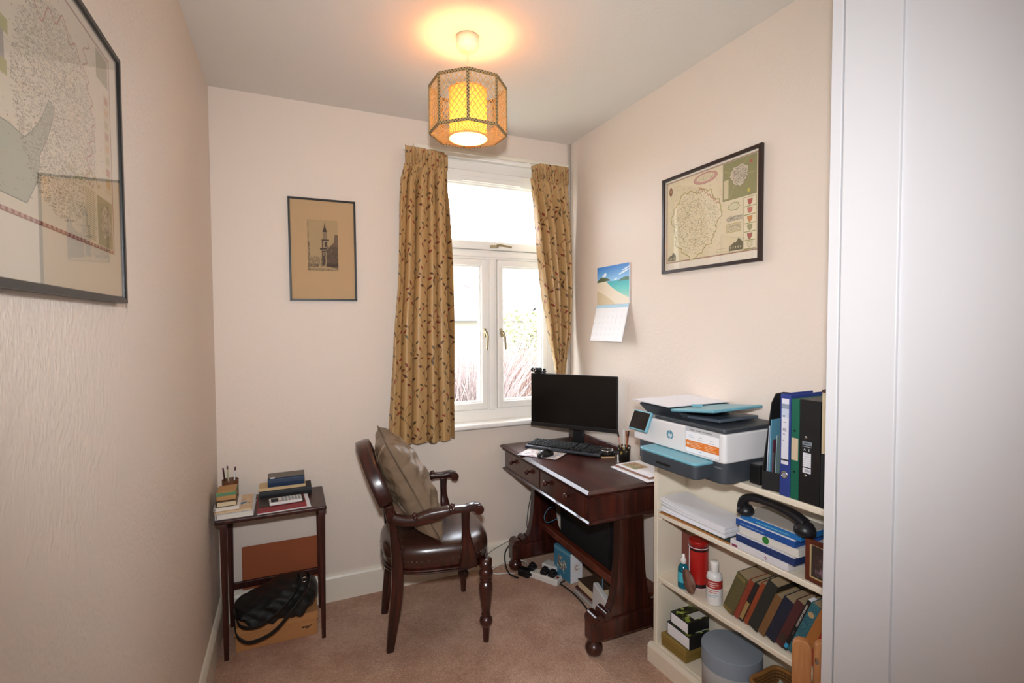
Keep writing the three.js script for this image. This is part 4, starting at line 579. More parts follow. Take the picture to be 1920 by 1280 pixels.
// ---------------------------------------------------------------- under the desk
{
  const t = thing('computer_tower', 'black computer tower on the low shelf under the desk', 'computer', [1.806, 0.1868, 0.40]);
  part('case', bx(-0.062, 0.062, 0.004, 0.378, -0.24, 0.24, 0.004), M.blackMatt, t); part('front_panel', bx(-0.064, 0.064, 0.002, 0.38, 0.238, 0.252, 0.006), M.black, t);
  part('power_button', tf(cyl(0.007, 0.007, 0.003, 0, 0, 0, 20), { r: [PI / 2, 0, 0], p: [0, 0.05, 0.253] }), M.midGrey, t);
  const b = thing('box', 'blue patterned box with a white end under the desk stretcher', 'box', [1.705, 0, 0.295], rad(6));
  part('carton', bx(-0.028, 0.028, 0.0, 0.165, -0.078, 0.078, 0.002), mat('#4b8ba6', 0.5), b); part('end_panel', bx(-0.028, 0.05, 0.003, 0.163, 0.076, 0.0805, 0.001), M.paper, b);
  printed(0.15, 0.155, 256, 256, (c, w, h) => { const r = rng(12); c.fillStyle = '#4485a3'; c.fillRect(0, 0, w, h); c.fillStyle = '#6fa5b8'; c.fillRect(0, 0, w, 22); for (let i = 0; i < 60; i++) { c.fillStyle = ['#b8a58a', '#8a5a4a', '#d8d0c0', '#6a7f6a'][i % 4]; c.beginPath(); c.ellipse(lerp(60, 190, r()), lerp(70, 190, r()), 5 + 12 * r(), 4 + 8 * r(), r() * 3, 0, 7); c.fill(); } c.fillStyle = '#e6e2da'; c.fillRect(150, 190, 14, 18); }, b, [-0.0286, 0.083, 0], [0, -PI / 2, 0], 'printed_front', 0.45);
  printed(0.05, 0.05, 64, 64, (c) => { c.fillStyle = '#e9e7e4'; c.fillRect(0, 0, 64, 64); c.strokeStyle = '#a8584c'; c.lineWidth = 5; c.beginPath(); c.arc(32, 34, 14, 0.6, 5.4); c.stroke(); }, b, [0.012, 0.085, 0.081], [0, 0, 0], 'red_mark');
  // wireless router leaning on the desk end
  const r = thing('router', 'white flat router standing on the carpet beside desk foot', 'router', [1.618, 0.001, 0.756], rad(-14)); r.rotation.z = rad(-3);
  part('shell', bx(-0.014, 0.014, 0.0, 0.165, -0.085, 0.085, 0.006), mat('#dcdcde', 0.4), r); part('rear_edge', bx(0.012, 0.02, 0.01, 0.145, -0.075, 0.075, 0.004), mat('#8fa7b5', 0.5), r);
  const G = 'books lying on the carpet under the desk';
  lay(book('book', 'lowest pale book in the pile on the carpet under desk', 0.17, 0.115, 0.026, '#b8b0a8', { group: G }), [1.655, 0, 0.63], 0);
  lay(book('book', 'thin dark red book second in the pile under desk', 0.16, 0.11, 0.014, '#5a2624', { group: G }), [1.665, 0.0265, 0.622], 0.02);
  lay(book('book', 'thick brown book with cream pages topmost under the desk', 0.15, 0.098, 0.042, '#4a3426', { group: G, flatSpine: true }), [1.765, 0.0412, 0.478], PI - 0.02);
  const n = lay(book('notebook', 'blue notebook near the router on the carpet under desk', 0.12, 0.1, 0.03, '#3c5f86', { group: G }), [1.68, 0, 0.79], 0.1);
  // power strip with plugs
  const s = thing('power_strip', 'white power strip with plugs on the carpet by desk', 'power strip', [1.575, 0, 0.262], rad(30));
  part('body', bx(-0.03, 0.03, 0, 0.034, -0.108, 0.108, 0.006), mat('#e2ddd6', 0.4), s); part('switch', bx(-0.008, 0.008, 0.032, 0.038, 0.088, 0.102, 0.001), mat('#8a2a22', 0.4), s);
  const sock = []; for (const z of [-0.075, -0.025, 0.025, 0.066]) sock.push(bx(-0.022, 0.022, 0.0335, 0.0352, z - 0.02, z + 0.02, 0.002)); part('socket', sock, M.pagesWhite, s);
  const spot = (x, z) => [1.575 + x * Math.cos(rad(30)) + z * Math.sin(rad(30)), 0.0355, 0.262 - x * Math.sin(rad(30)) + z * Math.cos(rad(30))];
  const plug = (label, z, m) => { const p = thing('plug', label, 'plug', spot(0, z), rad(30)); part('body', [bx(-0.024, 0.024, 0, 0.022, -0.02, 0.02, 0.006), bx(-0.016, 0.016, 0.018, 0.036, -0.014, 0.014, 0.006)], m, p); return p; };
  plug('black plug nearest the free end of the power strip', 0.064, M.black); plug('black plug in the middle of the power strip', 0.014, M.black); plug('black plug near the cable end of the power strip', -0.07, M.black);
  const ad = thing('power_adapter', 'white block power adapter lying beside the power strip', 'adapter', [1.664, 0, 0.2], rad(24)); part('block', bx(-0.032, 0.032, 0.001, 0.042, -0.05, 0.05, 0.008), mat('#dedad5', 0.4), ad); part('collar', bx(-0.012, 0.012, 0.012, 0.03, 0.048, 0.062, 0.004), mat('#cfcac4', 0.4), ad);
  const ba = thing('power_adapter', 'black block power adapter on the carpet by the desk foot', 'adapter', [1.502, 0, 0.188], rad(30)); part('block', bx(-0.024, 0.024, 0.001, 0.04, -0.036, 0.036, 0.006), M.black, ba); part('collar', bx(-0.008, 0.008, 0.012, 0.028, 0.035, 0.046, 0.003), M.black, ba);
  // cables, each its own thing
  single('cable', 'white cable looping over the carpet near the skirting', 'cable', tube([[1.535, 0.03, 0.17], [1.548, 0.03, 0.1], [1.49, 0.035, 0.05], [1.39, 0.012, 0.045], [1.335, 0.006, 0.07], [1.36, 0.005, 0.112], [1.42, 0.006, 0.13], [1.452, 0.006, 0.15]], 0.0034, 90, 8), M.cableWhite);
  single('cable', 'thin grey cable lying along the skirting beside the chair', 'cable', tube([[1.335, 0.008, 0.062], [1.31, 0.05, 0.035], [1.35, 0.09, 0.026], [1.42, 0.12, 0.026], [1.5, 0.15, 0.03]], 0.002, 50, 6), mat('#6d6963', 0.5));
  single('cable', 'black cable hanging down the back wall left of desk', 'cable', tube([[1.645, 0.57, 0.025], [1.628, 0.42, 0.022], [1.6, 0.29, 0.024], [1.592, 0.2, 0.03], [1.6, 0.165, 0.05]], 0.0022, 50, 6), M.cableBlack);
  single('cable', 'second thin black cable hanging close to the desk leg', 'cable', tube([[1.668, 0.57, 0.022], [1.64, 0.36, 0.02], [1.632, 0.28, 0.024], [1.655, 0.2, 0.028]], 0.0018, 40, 6), M.cableBlack);
  single('cable', 'thick black cable curving from desk foot to power strip', 'cable', tube([[1.585, 0.17, 0.034], [1.51, 0.14, 0.032], [1.446, 0.085, 0.04], [1.432, 0.03, 0.07], [1.425, 0.008, 0.15], [1.45, 0.008, 0.21]], 0.0042, 60, 8), M.cableBlack);
  single('cable', 'long black cable running over the carpet past the books', 'cable', tube([[1.66, 0.02, 0.36], [1.64, 0.012, 0.355], [1.625, 0.006, 0.345], [1.632, 0.005, 0.36], [1.645, 0.005, 0.44], [1.643, 0.005, 0.55], [1.63, 0.005, 0.63], [1.612, 0.006, 0.68]], 0.004, 80, 8), M.cableBlack);
  single('cable', 'short white cable curling out of the power adapter', 'cable', tube([[1.69, 0.022, 0.262], [1.676, 0.012, 0.28], [1.662, 0.006, 0.3], [1.652, 0.005, 0.32], [1.655, 0.005, 0.335]], 0.0032, 40, 8), M.cableWhite);
  single('cable', 'blue network cable coiled under the far end of the desk', 'cable', tube([[1.7, 0.37, 0.2], [1.655, 0.36, 0.19], [1.622, 0.315, 0.19], [1.632, 0.285, 0.2], [1.7, 0.3, 0.21]], 0.0022, 50, 8), M.cableBlue);
  single('cable', 'blue network cable rising behind the router under the desk', 'cable', tube([[1.668, 0.06, 0.72], [1.675, 0.12, 0.69], [1.69, 0.17, 0.67], [1.7, 0.2, 0.65]], 0.003, 40, 8), M.cableBlue);
  single('cable', 'white cable tangled behind the router on the carpet', 'cable', tube([[1.66, 0.05, 0.8], [1.7, 0.075, 0.79], [1.73, 0.065, 0.765], [1.7, 0.04, 0.75], [1.665, 0.045, 0.76]], 0.0032, 50, 8), M.cableWhite);
  single('cable', 'black cable crossing the wall between desk and bookcase', 'cable', tube([[1.878, 0.11, 0.965], [1.888, 0.18, 0.975], [1.893, 0.26, 0.985], [1.896, 0.33, 0.995]], 0.0035, 30, 8), M.cableBlack);
}

// ---------------------------------------------------------------- small side table at the left and what stands on it
const TOP = 0.605;
{
  const t = thing('side_table', 'small dark wooden side table in the left corner', 'table', [0.235, 0, 0.175]);
  const X = (x) => x - 0.235, Z = (z) => z - 0.175;
  part('table_top', [bx(X(0.022), X(0.456), TOP - 0.018, TOP, Z(0.022), Z(0.33), 0.006)], M.tableWood, t);
  part('apron', [bx(X(0.05), X(0.43), TOP - 0.062, TOP - 0.018, Z(0.036), Z(0.048), 0.002), bx(X(0.052), X(0.062), TOP - 0.05, TOP - 0.018, Z(0.04), Z(0.29), 0.002), bx(X(0.424), X(0.434), TOP - 0.05, TOP - 0.018, Z(0.04), Z(0.29), 0.002)], M.tableWood, t);
  for (const [x, z] of [[0.052, 0.3], [0.436, 0.306], [0.05, 0.044], [0.436, 0.044]]) part('leg', sweep([[X(x), 0, Z(z)], [X(x), 0.2, Z(z)], [X(x), 0.4, Z(z)], [X(x), TOP - 0.017, Z(z)]], (q) => lerp(0.0085, 0.0135, q), (q) => lerp(0.0085, 0.0135, q), 12, 16, V(0, 0, 1), 12), M.tableWood, t);
  part('stretcher', bx(X(0.05), X(0.436), 0.176, 0.205, Z(0.036), Z(0.052), 0.002), M.tableWood, t);

  const y = TOP + 0.0005, GB = 'booklets stacked on the left of the side table';
  lay(book('magazine', 'white-spined magazine lowest on the left of side table', 0.215, 0.142, 0.022, '#cfcfd2', { group: GB, pages: M.pagesWhite, flatSpine: true, category: 'magazine' }), [0.024, y, 0.318], 0.0);
  { const b = lay(book('magazine', 'cream magazine with blue drawing on its cover on table', 0.2, 0.138, 0.008, '#d9bb98', { group: GB, flatSpine: true, category: 'magazine' }), [0.022, y + 0.0225, 0.312], 0.03);
    printed(0.13, 0.19, 200, 290, (c, w, h) => { c.fillStyle = '#d8bd9c'; c.fillRect(0, 0, w, h); c.fillStyle = '#3f78a0'; c.beginPath(); c.moveTo(w * 0.5, h * 0.35); c.lineTo(w * 0.62, h * 0.55); c.lineTo(w * 0.9, h * 0.5); c.lineTo(w * 0.7, h * 0.7); c.lineTo(w * 0.5, h * 0.62); c.fill(); const r = rng(3); for (let i = 0; i < 60; i++) { c.fillStyle = ['#b98a6a', '#8f7a66', '#c9866a', '#efe0c8'][i % 4]; c.fillRect(r() * w, r() * h, 6 + 30 * r(), 3 + 6 * r()); } }, b, [0.072, 0.1, 0.0084], [0, 0, 0], 'cover_print'); }
  lay(book('book', 'thin white book with red edge under the green booklet', 0.16, 0.096, 0.014, '#e3ddd6', { group: GB, pages: M.pagesWhite, flatSpine: true }), [0.018, y + 0.031, 0.302], 0.02);
  lay(book('book', 'small book with pale pages lying under the green booklet', 0.15, 0.078, 0.022, '#5b4a3c', { group: GB, flatSpine: true }), [0.024, y + 0.0455, 0.296], 0.02);
  { const b = thing('card_box', 'small green and orange box on top of the booklets', 'box', [0.062, y + 0.0682, 0.232], 0.02); part('carton', bx(-0.036, 0.036, 0, 0.036, -0.052, 0.052, 0.003), mat('#b88a55', 0.7), b); part('green_band', bx(-0.0368, 0.0368, 0.02, 0.034, -0.0528, 0.0528, 0.001), mat('#5f8a62', 0.7), b); }
  const pot = thing('pencil_pot', 'round wooden pencil pot at the back of side table', 'pen pot', [0.06, y, 0.085]);
  part('pot', lathe([[0.0001, 0], [0.03, 0], [0.0325, 0.05], [0.034, 0.102], [0.03, 0.102], [0.028, 0.06], [0.026, 0.006], [0.0001, 0.006]], 32), mat('#6a4026', 0.5), pot);
  const pd = [['dark brown pencil', '#3a221c', -0.012, 0.004, 0.02, 0.1], ['white and maroon pen', '#e8e2e0', 0.01, 0.004, 0.04, -0.08], ['pale green pencil', '#b9b894', -0.004, -0.01, -0.08, 0.06]];
  for (const [l, c, x, z, rx, rz] of pd) { const p = thing('pencil', l + ' standing in the wooden pencil pot', 'pencil', [0.06 + x, y + 0.0075, 0.085 + z], 0, 'pencils in the wooden pot'); p.rotation.set(rx, 0, rz); part('shaft', cyl(0.0036, 0.0036, 0.135, 0, 0.0695, 0, 6), paint(c), p); part('tip', cyl(0.003, 0.0036, 0.016, 0, 0.145, 0, 12), paint('#5a2a3a', 0.4), p); }
  const sh = single('paper_sheet', 'white paper under the red folder on side table', 'paper', box(0.212, 0.0012, 0.24, 0, 0, 0, 0.0004), M.paper); sh.position.set(0.281, y + 0.0008, 0.198); sh.rotation.y = rad(3);
  const fo = thing('folder', 'flat dark red folder under the calculator', 'folder', [0.272, y + 0.0018, 0.2], rad(3)); part('flap', [box(0.196, 0.006, 0.215, 0, 0.003, 0, 0.0015)], mat('#8c1f26', 0.5), fo); part('dark_cover', box(0.188, 0.0012, 0.16, 0, 0.0067, -0.025, 0.0004), mat('#2b2423', 0.5), fo);
  const ca = thing('calculator', 'white pocket calculator with grey display on red folder', 'calculator', [0.29, y + 0.0098, 0.222], rad(4));
  part('case', tf(box(0.135, 0.013, 0.074, 0, 0.0065, 0, 0.005), {}), mat('#dedcd8', 0.4), ca); part('display', box(0.03, 0.001, 0.052, -0.045, 0.0132, 0, 0.0004), mat('#30333a', 0.2), ca);
  { const ks = []; for (let i = 0; i < 6; i++) for (let j = 0; j < 4; j++) ks.push(box(0.009, 0.0025, 0.011, -0.012 + i * 0.0135, 0.0138, -0.024 + j * 0.016, 0.001)); part('keys', ks, paint('#9a9a9c', 0.5), ca); part('red_key', box(0.009, 0.0025, 0.008, -0.024, 0.0138, 0.022, 0.001), paint('#a8423a', 0.5), ca); }
  const GR = 'books piled on the right of the side table';
  const across = (b, p) => { b.quaternion.setFromAxisAngle(V(0, 1, 0), PI / 2).multiply(new THREE.Quaternion().setFromAxisAngle(V(1, 0, 0), -PI / 2)); b.position.set(...p); return b; };   // lying, spine to the room
  across(book('book', 'large black book lowest in the pile behind the calculator', 0.222, 0.1, 0.036, '#17181c', { group: GR, board: 0.003 }), [0.402, y, 0.124]);
  across(book('book', 'cream paperback under the navy hardback on side table', 0.2, 0.092, 0.014, '#d2b487', { group: GR, flatSpine: true }), [0.376, y + 0.0365, 0.118]);
  const nb = book('book', 'navy blue hardback with grey cover topmost on side table', 0.158, 0.1, 0.04, '#1f3350', { group: GR, board: 0.003 });
  across(nb, [0.372, y + 0.051, 0.122]);
  part('front_print', bx(0.012, 0.099, 0.002, 0.156, 0.0398, 0.0405, 0.0002), mat('#6b6259', 0.5), nb); part('sticker', bx(0.002, 0.022, 0.128, 0.146, 0.0401, 0.0412, 0.0002), M.paper, nb);
}
{ // under the side table
  const c = thing('cardboard_sheet', 'sheet of brown card leaning on the wall under side table', 'cardboard', [0.2635, 0.155, 0.0235]); c.rotation.x = rad(-1.5);
  part('sheet', bx(-0.17, 0.17, 0, 0.203, 0, 0.005, 0.001), mat('#9a4f2a', 0.75), c);
  const b = thing('shoe_box', 'brown cardboard shoe box on the carpet under side table', 'box', [0.247, 0, 0.165]);
  part('base', bx(-0.165, 0.165, 0, 0.1, -0.1, 0.1, 0.002), mat('#b87f4c', 0.8), b); part('lid', bx(-0.168, 0.168, 0.072, 0.106, -0.103, 0.103, 0.002), mat('#bd8450', 0.8), b);
  printed(0.05, 0.03, 160, 96, (x, w, h) => { x.fillStyle = '#bd8450'; x.fillRect(0, 0, w, h); x.fillStyle = '#2d2118'; x.beginPath(); x.moveTo(8, 34); x.lineTo(40, 44); x.lineTo(70, 40); x.lineTo(104, 50); x.lineTo(126, 34); x.lineTo(150, 30); x.lineTo(140, 44); x.lineTo(112, 62); x.lineTo(40, 62); x.lineTo(14, 66); x.fill(); x.beginPath(); x.ellipse(78, 66, 22, 16, 0, 0, 7); x.fill(); x.fillStyle = '#bd8450'; x.fillRect(66, 58, 24, 5); x.fillRect(74, 50, 6, 26); }, b, [0.122, 0.045, 0.1008], [0, 0, 0], 'emblem', 0.8);
  const g = thing('shoulder_bag', 'slumped black leather shoulder bag on the shoe box', 'bag', [0.245, 0.1065, 0.196]);
  const r = rng(4), ph = Array.from({ length: 6 }, () => r() * 6.3);
  const s = new THREE.SphereGeometry(1, 72, 40), p = s.attributes.position;
  for (let i = 0; i < p.count; i++) {
    let x = p.getX(i), y = p.getY(i), z = p.getZ(i); const q = 2.6, n = (Math.abs(x) ** q + Math.abs(y) ** q + Math.abs(z) ** q) ** (1 / q); x /= n; y /= n; z /= n;
    const wr = 0.05 * Math.sin(5 * x + 3 * y + ph[0]) + 0.035 * Math.sin(11 * x - 6 * y + 4 * z + ph[1]) + 0.03 * Math.sin(17 * x + 9 * y - 7 * z + ph[2]);
    const hgt = 0.062 + 0.012 * x - 0.016 * Math.cos(2.2 * x + 0.6); p.setXYZ(i, x * 0.174 * (1 + 0.02 * wr), 0.07 + 0.012 * x + y * hgt * (1 + wr * 1.6) + (y > 0 ? 0.01 * Math.sin(3.2 * x + 1) : 0), z * 0.122 * (1 + wr));
    { const zz = p.getZ(i); if (zz > 0.088 && y < 0.35) p.setY(i, p.getY(i) - 0.05 * Math.min(1, (zz - 0.088) / 0.03) * (0.35 - y) / 1.2); }
  }
  s.computeVertexNormals(); part('body', plain(s), M.blackLeather, g);
  part('strap', [sweep([[0.13, 0.135, -0.03], [0.14, 0.15, 0.04], [0.12, 0.12, 0.11], [0.06, 0.06, 0.142], [-0.02, -0.012, 0.15], [-0.11, -0.03, 0.146], [-0.15, 0.0, 0.132], [-0.165, 0.05, 0.07]], () => 0.011, () => 0.0025, 70, 10, V(0, 1, 0.4), 4)], M.blackLeather, g);
  part('strap', [sweep([[0.09, 0.14, -0.02], [0.1, 0.158, 0.05], [0.075, 0.125, 0.115], [0.01, 0.07, 0.142], [-0.07, 0.03, 0.146], [-0.135, 0.035, 0.128], [-0.166, 0.075, 0.04]], () => 0.01, () => 0.0025, 70, 10, V(0, 1, 0.4), 4)], M.blackLeather, g);
  part('clasp', [tf(new THREE.TorusGeometry(0.01, 0.002, 8, 20), { p: [0.115, 0.152, 0.062] }), ball(0.004, 0.1, 0.158, 0.055)], M.chrome, g);
}
// ---------------------------------------------------------------- white bookcase, standing slightly askew to the wall
const BT = rad(2.5), BC = Math.cos(BT), BS = Math.sin(BT), BX = 1.689, BZ = 1.03;
const at = (x, y, z) => [BX + x * BC + z * BS, y, BZ - x * BS + z * BC];   // bookcase axes: x into the case, z along it towards the door
const S1 = 0.8715, S2 = 0.635, S3 = 0.366, S4 = 0.082, BD = 0.168, BL = 0.9;
{
  const k = thing('bookcase', 'low cream painted open bookcase along the right wall', 'bookcase', [BX, 0, BZ], BT);
  for (const z of [0.0105, BL - 0.022]) part('side_panel', bx(0, BD, 0, S1 - 0.02, z, z + 0.022, 0.003), M.shelf, k);
  part('top', bx(-0.004, BD + 0.002, S1 - 0.021, S1, 0.006, BL + 0.006, 0.005), M.shelf, k);
  for (const y of [S2, S3]) for (const [z0, z1] of y === S3 ? [[0.0325, 0.4335], [0.4345, BL - 0.022]] : [[0.0325, BL - 0.022]]) part('shelf', bx(0.0015, BD - 0.004, y - 0.02, y, z0, z1, 0.004), M.shelf, k);
  part('shelf', bx(0.0, BD - 0.004, S4 - 0.02, S4, 0.0325, BL - 0.022, 0.003), M.shelf, k);
  part('plinth', tf(extrude([[-0.024, 0], [0, 0], [0, 0.078], [-0.012, 0.077], [-0.02, 0.072], [-0.024, 0.064]], BL - 0.004, 0.0), { p: [0, 0, 0.003] }), M.shelf, k);
  part('back_panel', bx(BD - 0.0035, BD, 0.02, S1 - 0.02, 0.012, BL - 0.002, 0.0005), M.shelf, k);
  for (const y of [S2, S3]) part('batten', bx(0.01, BD - 0.006, y - 0.034, y - 0.021, 0.0326, 0.043, 0.002), M.shelf, k);
}
// printer
{
  const q = thing('printer', 'white and dark grey inkjet printer with teal trays on the bookcase', 'printer', at(0, S1 + 0.0008, 0), BT);
  const Y = (y) => y - S1;
  const rb = (x0, x1, z0, z1, y0, y1, rr, bev = 0.004) => { const s = new THREE.Shape(), a = -z1, b = -z0; s.moveTo(x0 + rr, a); s.lineTo(x1, a); s.lineTo(x1, b); s.lineTo(x0 + rr, b); s.quadraticCurveTo(x0, b, x0, b - rr); s.lineTo(x0, a + rr); s.quadraticCurveTo(x0, a, x0 + rr, a); const g = plain(new THREE.ExtrudeGeometry(s, { depth: y1 - y0 - 2 * bev, bevelEnabled: true, bevelSize: bev, bevelOffset: -bev, bevelThickness: bev, bevelSegments: 3, curveSegments: 14 })).translate(0, 0, bev); g.rotateX(-PI / 2); g.translate(0, y0, 0); return metreUV(g); };
  part('base', [rb(-0.085, 0.19, 0.0, 0.435, 0.0, Y(0.944), 0.04), rb(-0.06, 0.18, 0.012, 0.425, 0.06, Y(0.96), 0.02)], M.darkGrey, q);
  part('body', [rb(-0.092, 0.195, -0.012, 0.44, Y(0.944), Y(1.042), 0.016, 0.006)], M.printerWhite, q);
  part('scanner_lid', [rb(-0.088, 0.192, 0.1, 0.437, Y(1.043), Y(1.0585), 0.02, 0.005)], M.darkGrey, q);
  part('document_feeder', [tf(extrude([[-0.035, Y(1.043)], [0.19, Y(1.043)], [0.19, Y(1.094)], [-0.07, Y(1.094)], [-0.084, Y(1.088)]], 0.21, 0.004), { p: [0, 0, 0.012] })], M.darkGrey, q);
  part('feeder_tray', [tf(box(0.25, 0.011, 0.2, 0, 0, 0, 0.005), { r: [rad(-7), 0, 0], p: [0.032, Y(1.1), 0.295] }), tf(box(0.008, 0.01, 0.05, 0, 0, 0, 0.003), { r: [rad(-7), 0, 0], p: [-0.02, Y(1.108), 0.255] })], M.teal, q);
  part('paper_support', [tf(box(0.2, 0.012, 0.15, 0, 0, 0, 0.005), { r: [rad(-3), 0, 0], p: [0.06, Y(1.067), 0.3] })], mat('#525b66', 0.35), q);
  const tr = part('paper_tray', [rb(-0.165, 0.0, 0.105, 0.385, 0.014, Y(0.932), 0.03)], M.darkGrey, q);
  part('output_tray', [rb(-0.167, 0.02, 0.103, 0.387, Y(0.932), Y(0.9425), 0.03, 0.004)], M.teal, tr);
  part('grip', [bx(-0.1672, -0.16, 0.03, 0.04, 0.2, 0.27, 0.002)], M.black, tr); part('front_slot', [bx(-0.0868, -0.08, 0.052, 0.057, 0.395, 0.425, 0.001)], M.midGrey, q);
  const tp = part('touch_panel', tf(box(0.014, 0.082, 0.102, 0, 0, 0, 0.005), { r: [0, 0, rad(-24)], p: [-0.106, Y(1.024), 0.05] }), M.teal, q);
  part('touch_screen', tf(box(0.002, 0.07, 0.092, 0, 0, 0, 0.0008), { r: [0, 0, rad(-24)], p: [-0.1128, Y(1.0272), 0.05] }), mat('#191413', 0.12), tp);
  printed(0.036, 0.036, 160, 160, (c) => { c.fillStyle = '#e3e0df'; c.fillRect(0, 0, 160, 160); c.fillStyle = '#5f93a3'; c.beginPath(); c.arc(80, 80, 74, 0, 7); c.fill(); c.strokeStyle = '#eceaea'; c.lineWidth = 12; c.lineCap = 'butt'; c.beginPath(); c.moveTo(72, 12); c.lineTo(44, 112); c.moveTo(56, 72); c.quadraticCurveTo(80, 60, 78, 80); c.lineTo(68, 112); c.stroke(); c.beginPath(); c.moveTo(104, 62); c.lineTo(82, 148); c.moveTo(101, 68); c.quadraticCurveTo(128, 60, 122, 84); c.quadraticCurveTo(116, 112, 91, 108); c.stroke(); }, q, [-0.0925, Y(0.996), 0.194], [0, -PI / 2, 0], 'logo', 0.4);
  printed(0.15, 0.09, 600, 360, (c, w, h) => {
    c.fillStyle = '#efeef0'; c.fillRect(0, 0, w, h); c.strokeStyle = '#8e9098'; c.lineWidth = 4; c.strokeRect(2, 2, w - 4, h - 4); c.fillStyle = '#c4c3c5'; c.fillRect(0, 0, w, 62); c.fillStyle = '#45444a'; c.font = 'bold 32px sans-serif'; c.fillText('Smart, Simple, Productive', 78, 43);
    c.fillStyle = '#b9bcc8'; c.font = '17px sans-serif'; for (const [x, y, l] of [[62, 136, 90], [226, 150, 100], [420, 160, 90], [62, 112, 60], [250, 118, 60], [436, 128, 60]]) c.fillRect(x, y, l, 8);
    c.fillStyle = '#e47722'; c.fillRect(8, 186, w - 16, 106); c.fillStyle = '#f4d2b4'; c.beginPath(); c.arc(52, 236, 24, 0, 7); c.fill(); c.fillStyle = '#e47722'; c.fillRect(42, 230, 20, 6); c.fillStyle = '#f3c49c'; for (let i = 0; i < 4; i++) { c.fillRect(94, 204 + i * 21, 210 - (i % 2) * 40, 7); c.fillRect(348, 204 + i * 21, 200 - (i % 3) * 30, 7); } c.fillStyle = '#9fb0d0'; c.fillRect(240, 318, 60, 9);
  }, q, [-0.0925, Y(0.9975), 0.345], [0, -PI / 2, 0], 'information_label', 0.4);
  // loose paper on the feeder
  const pp = thing('paper_stack', 'few white paper sheets lying flat on top of printer', 'paper', at(0.052, 1.0985, 0.098), BT + rad(-3));
  for (const [i, dx, dz, a] of [[0, 0, 0, 0], [1, 0.006, -0.004, 2.5], [2, -0.004, 0.004, -1.5]]) { const s = part('sheet', tf(box(0.302, 0.0012, 0.214, 0, 0, 0, 0.0004), {}), M.paper, pp); s.position.set(dx, 0.001 + i * 0.0016, dz); s.rotation.y = rad(a); }
}
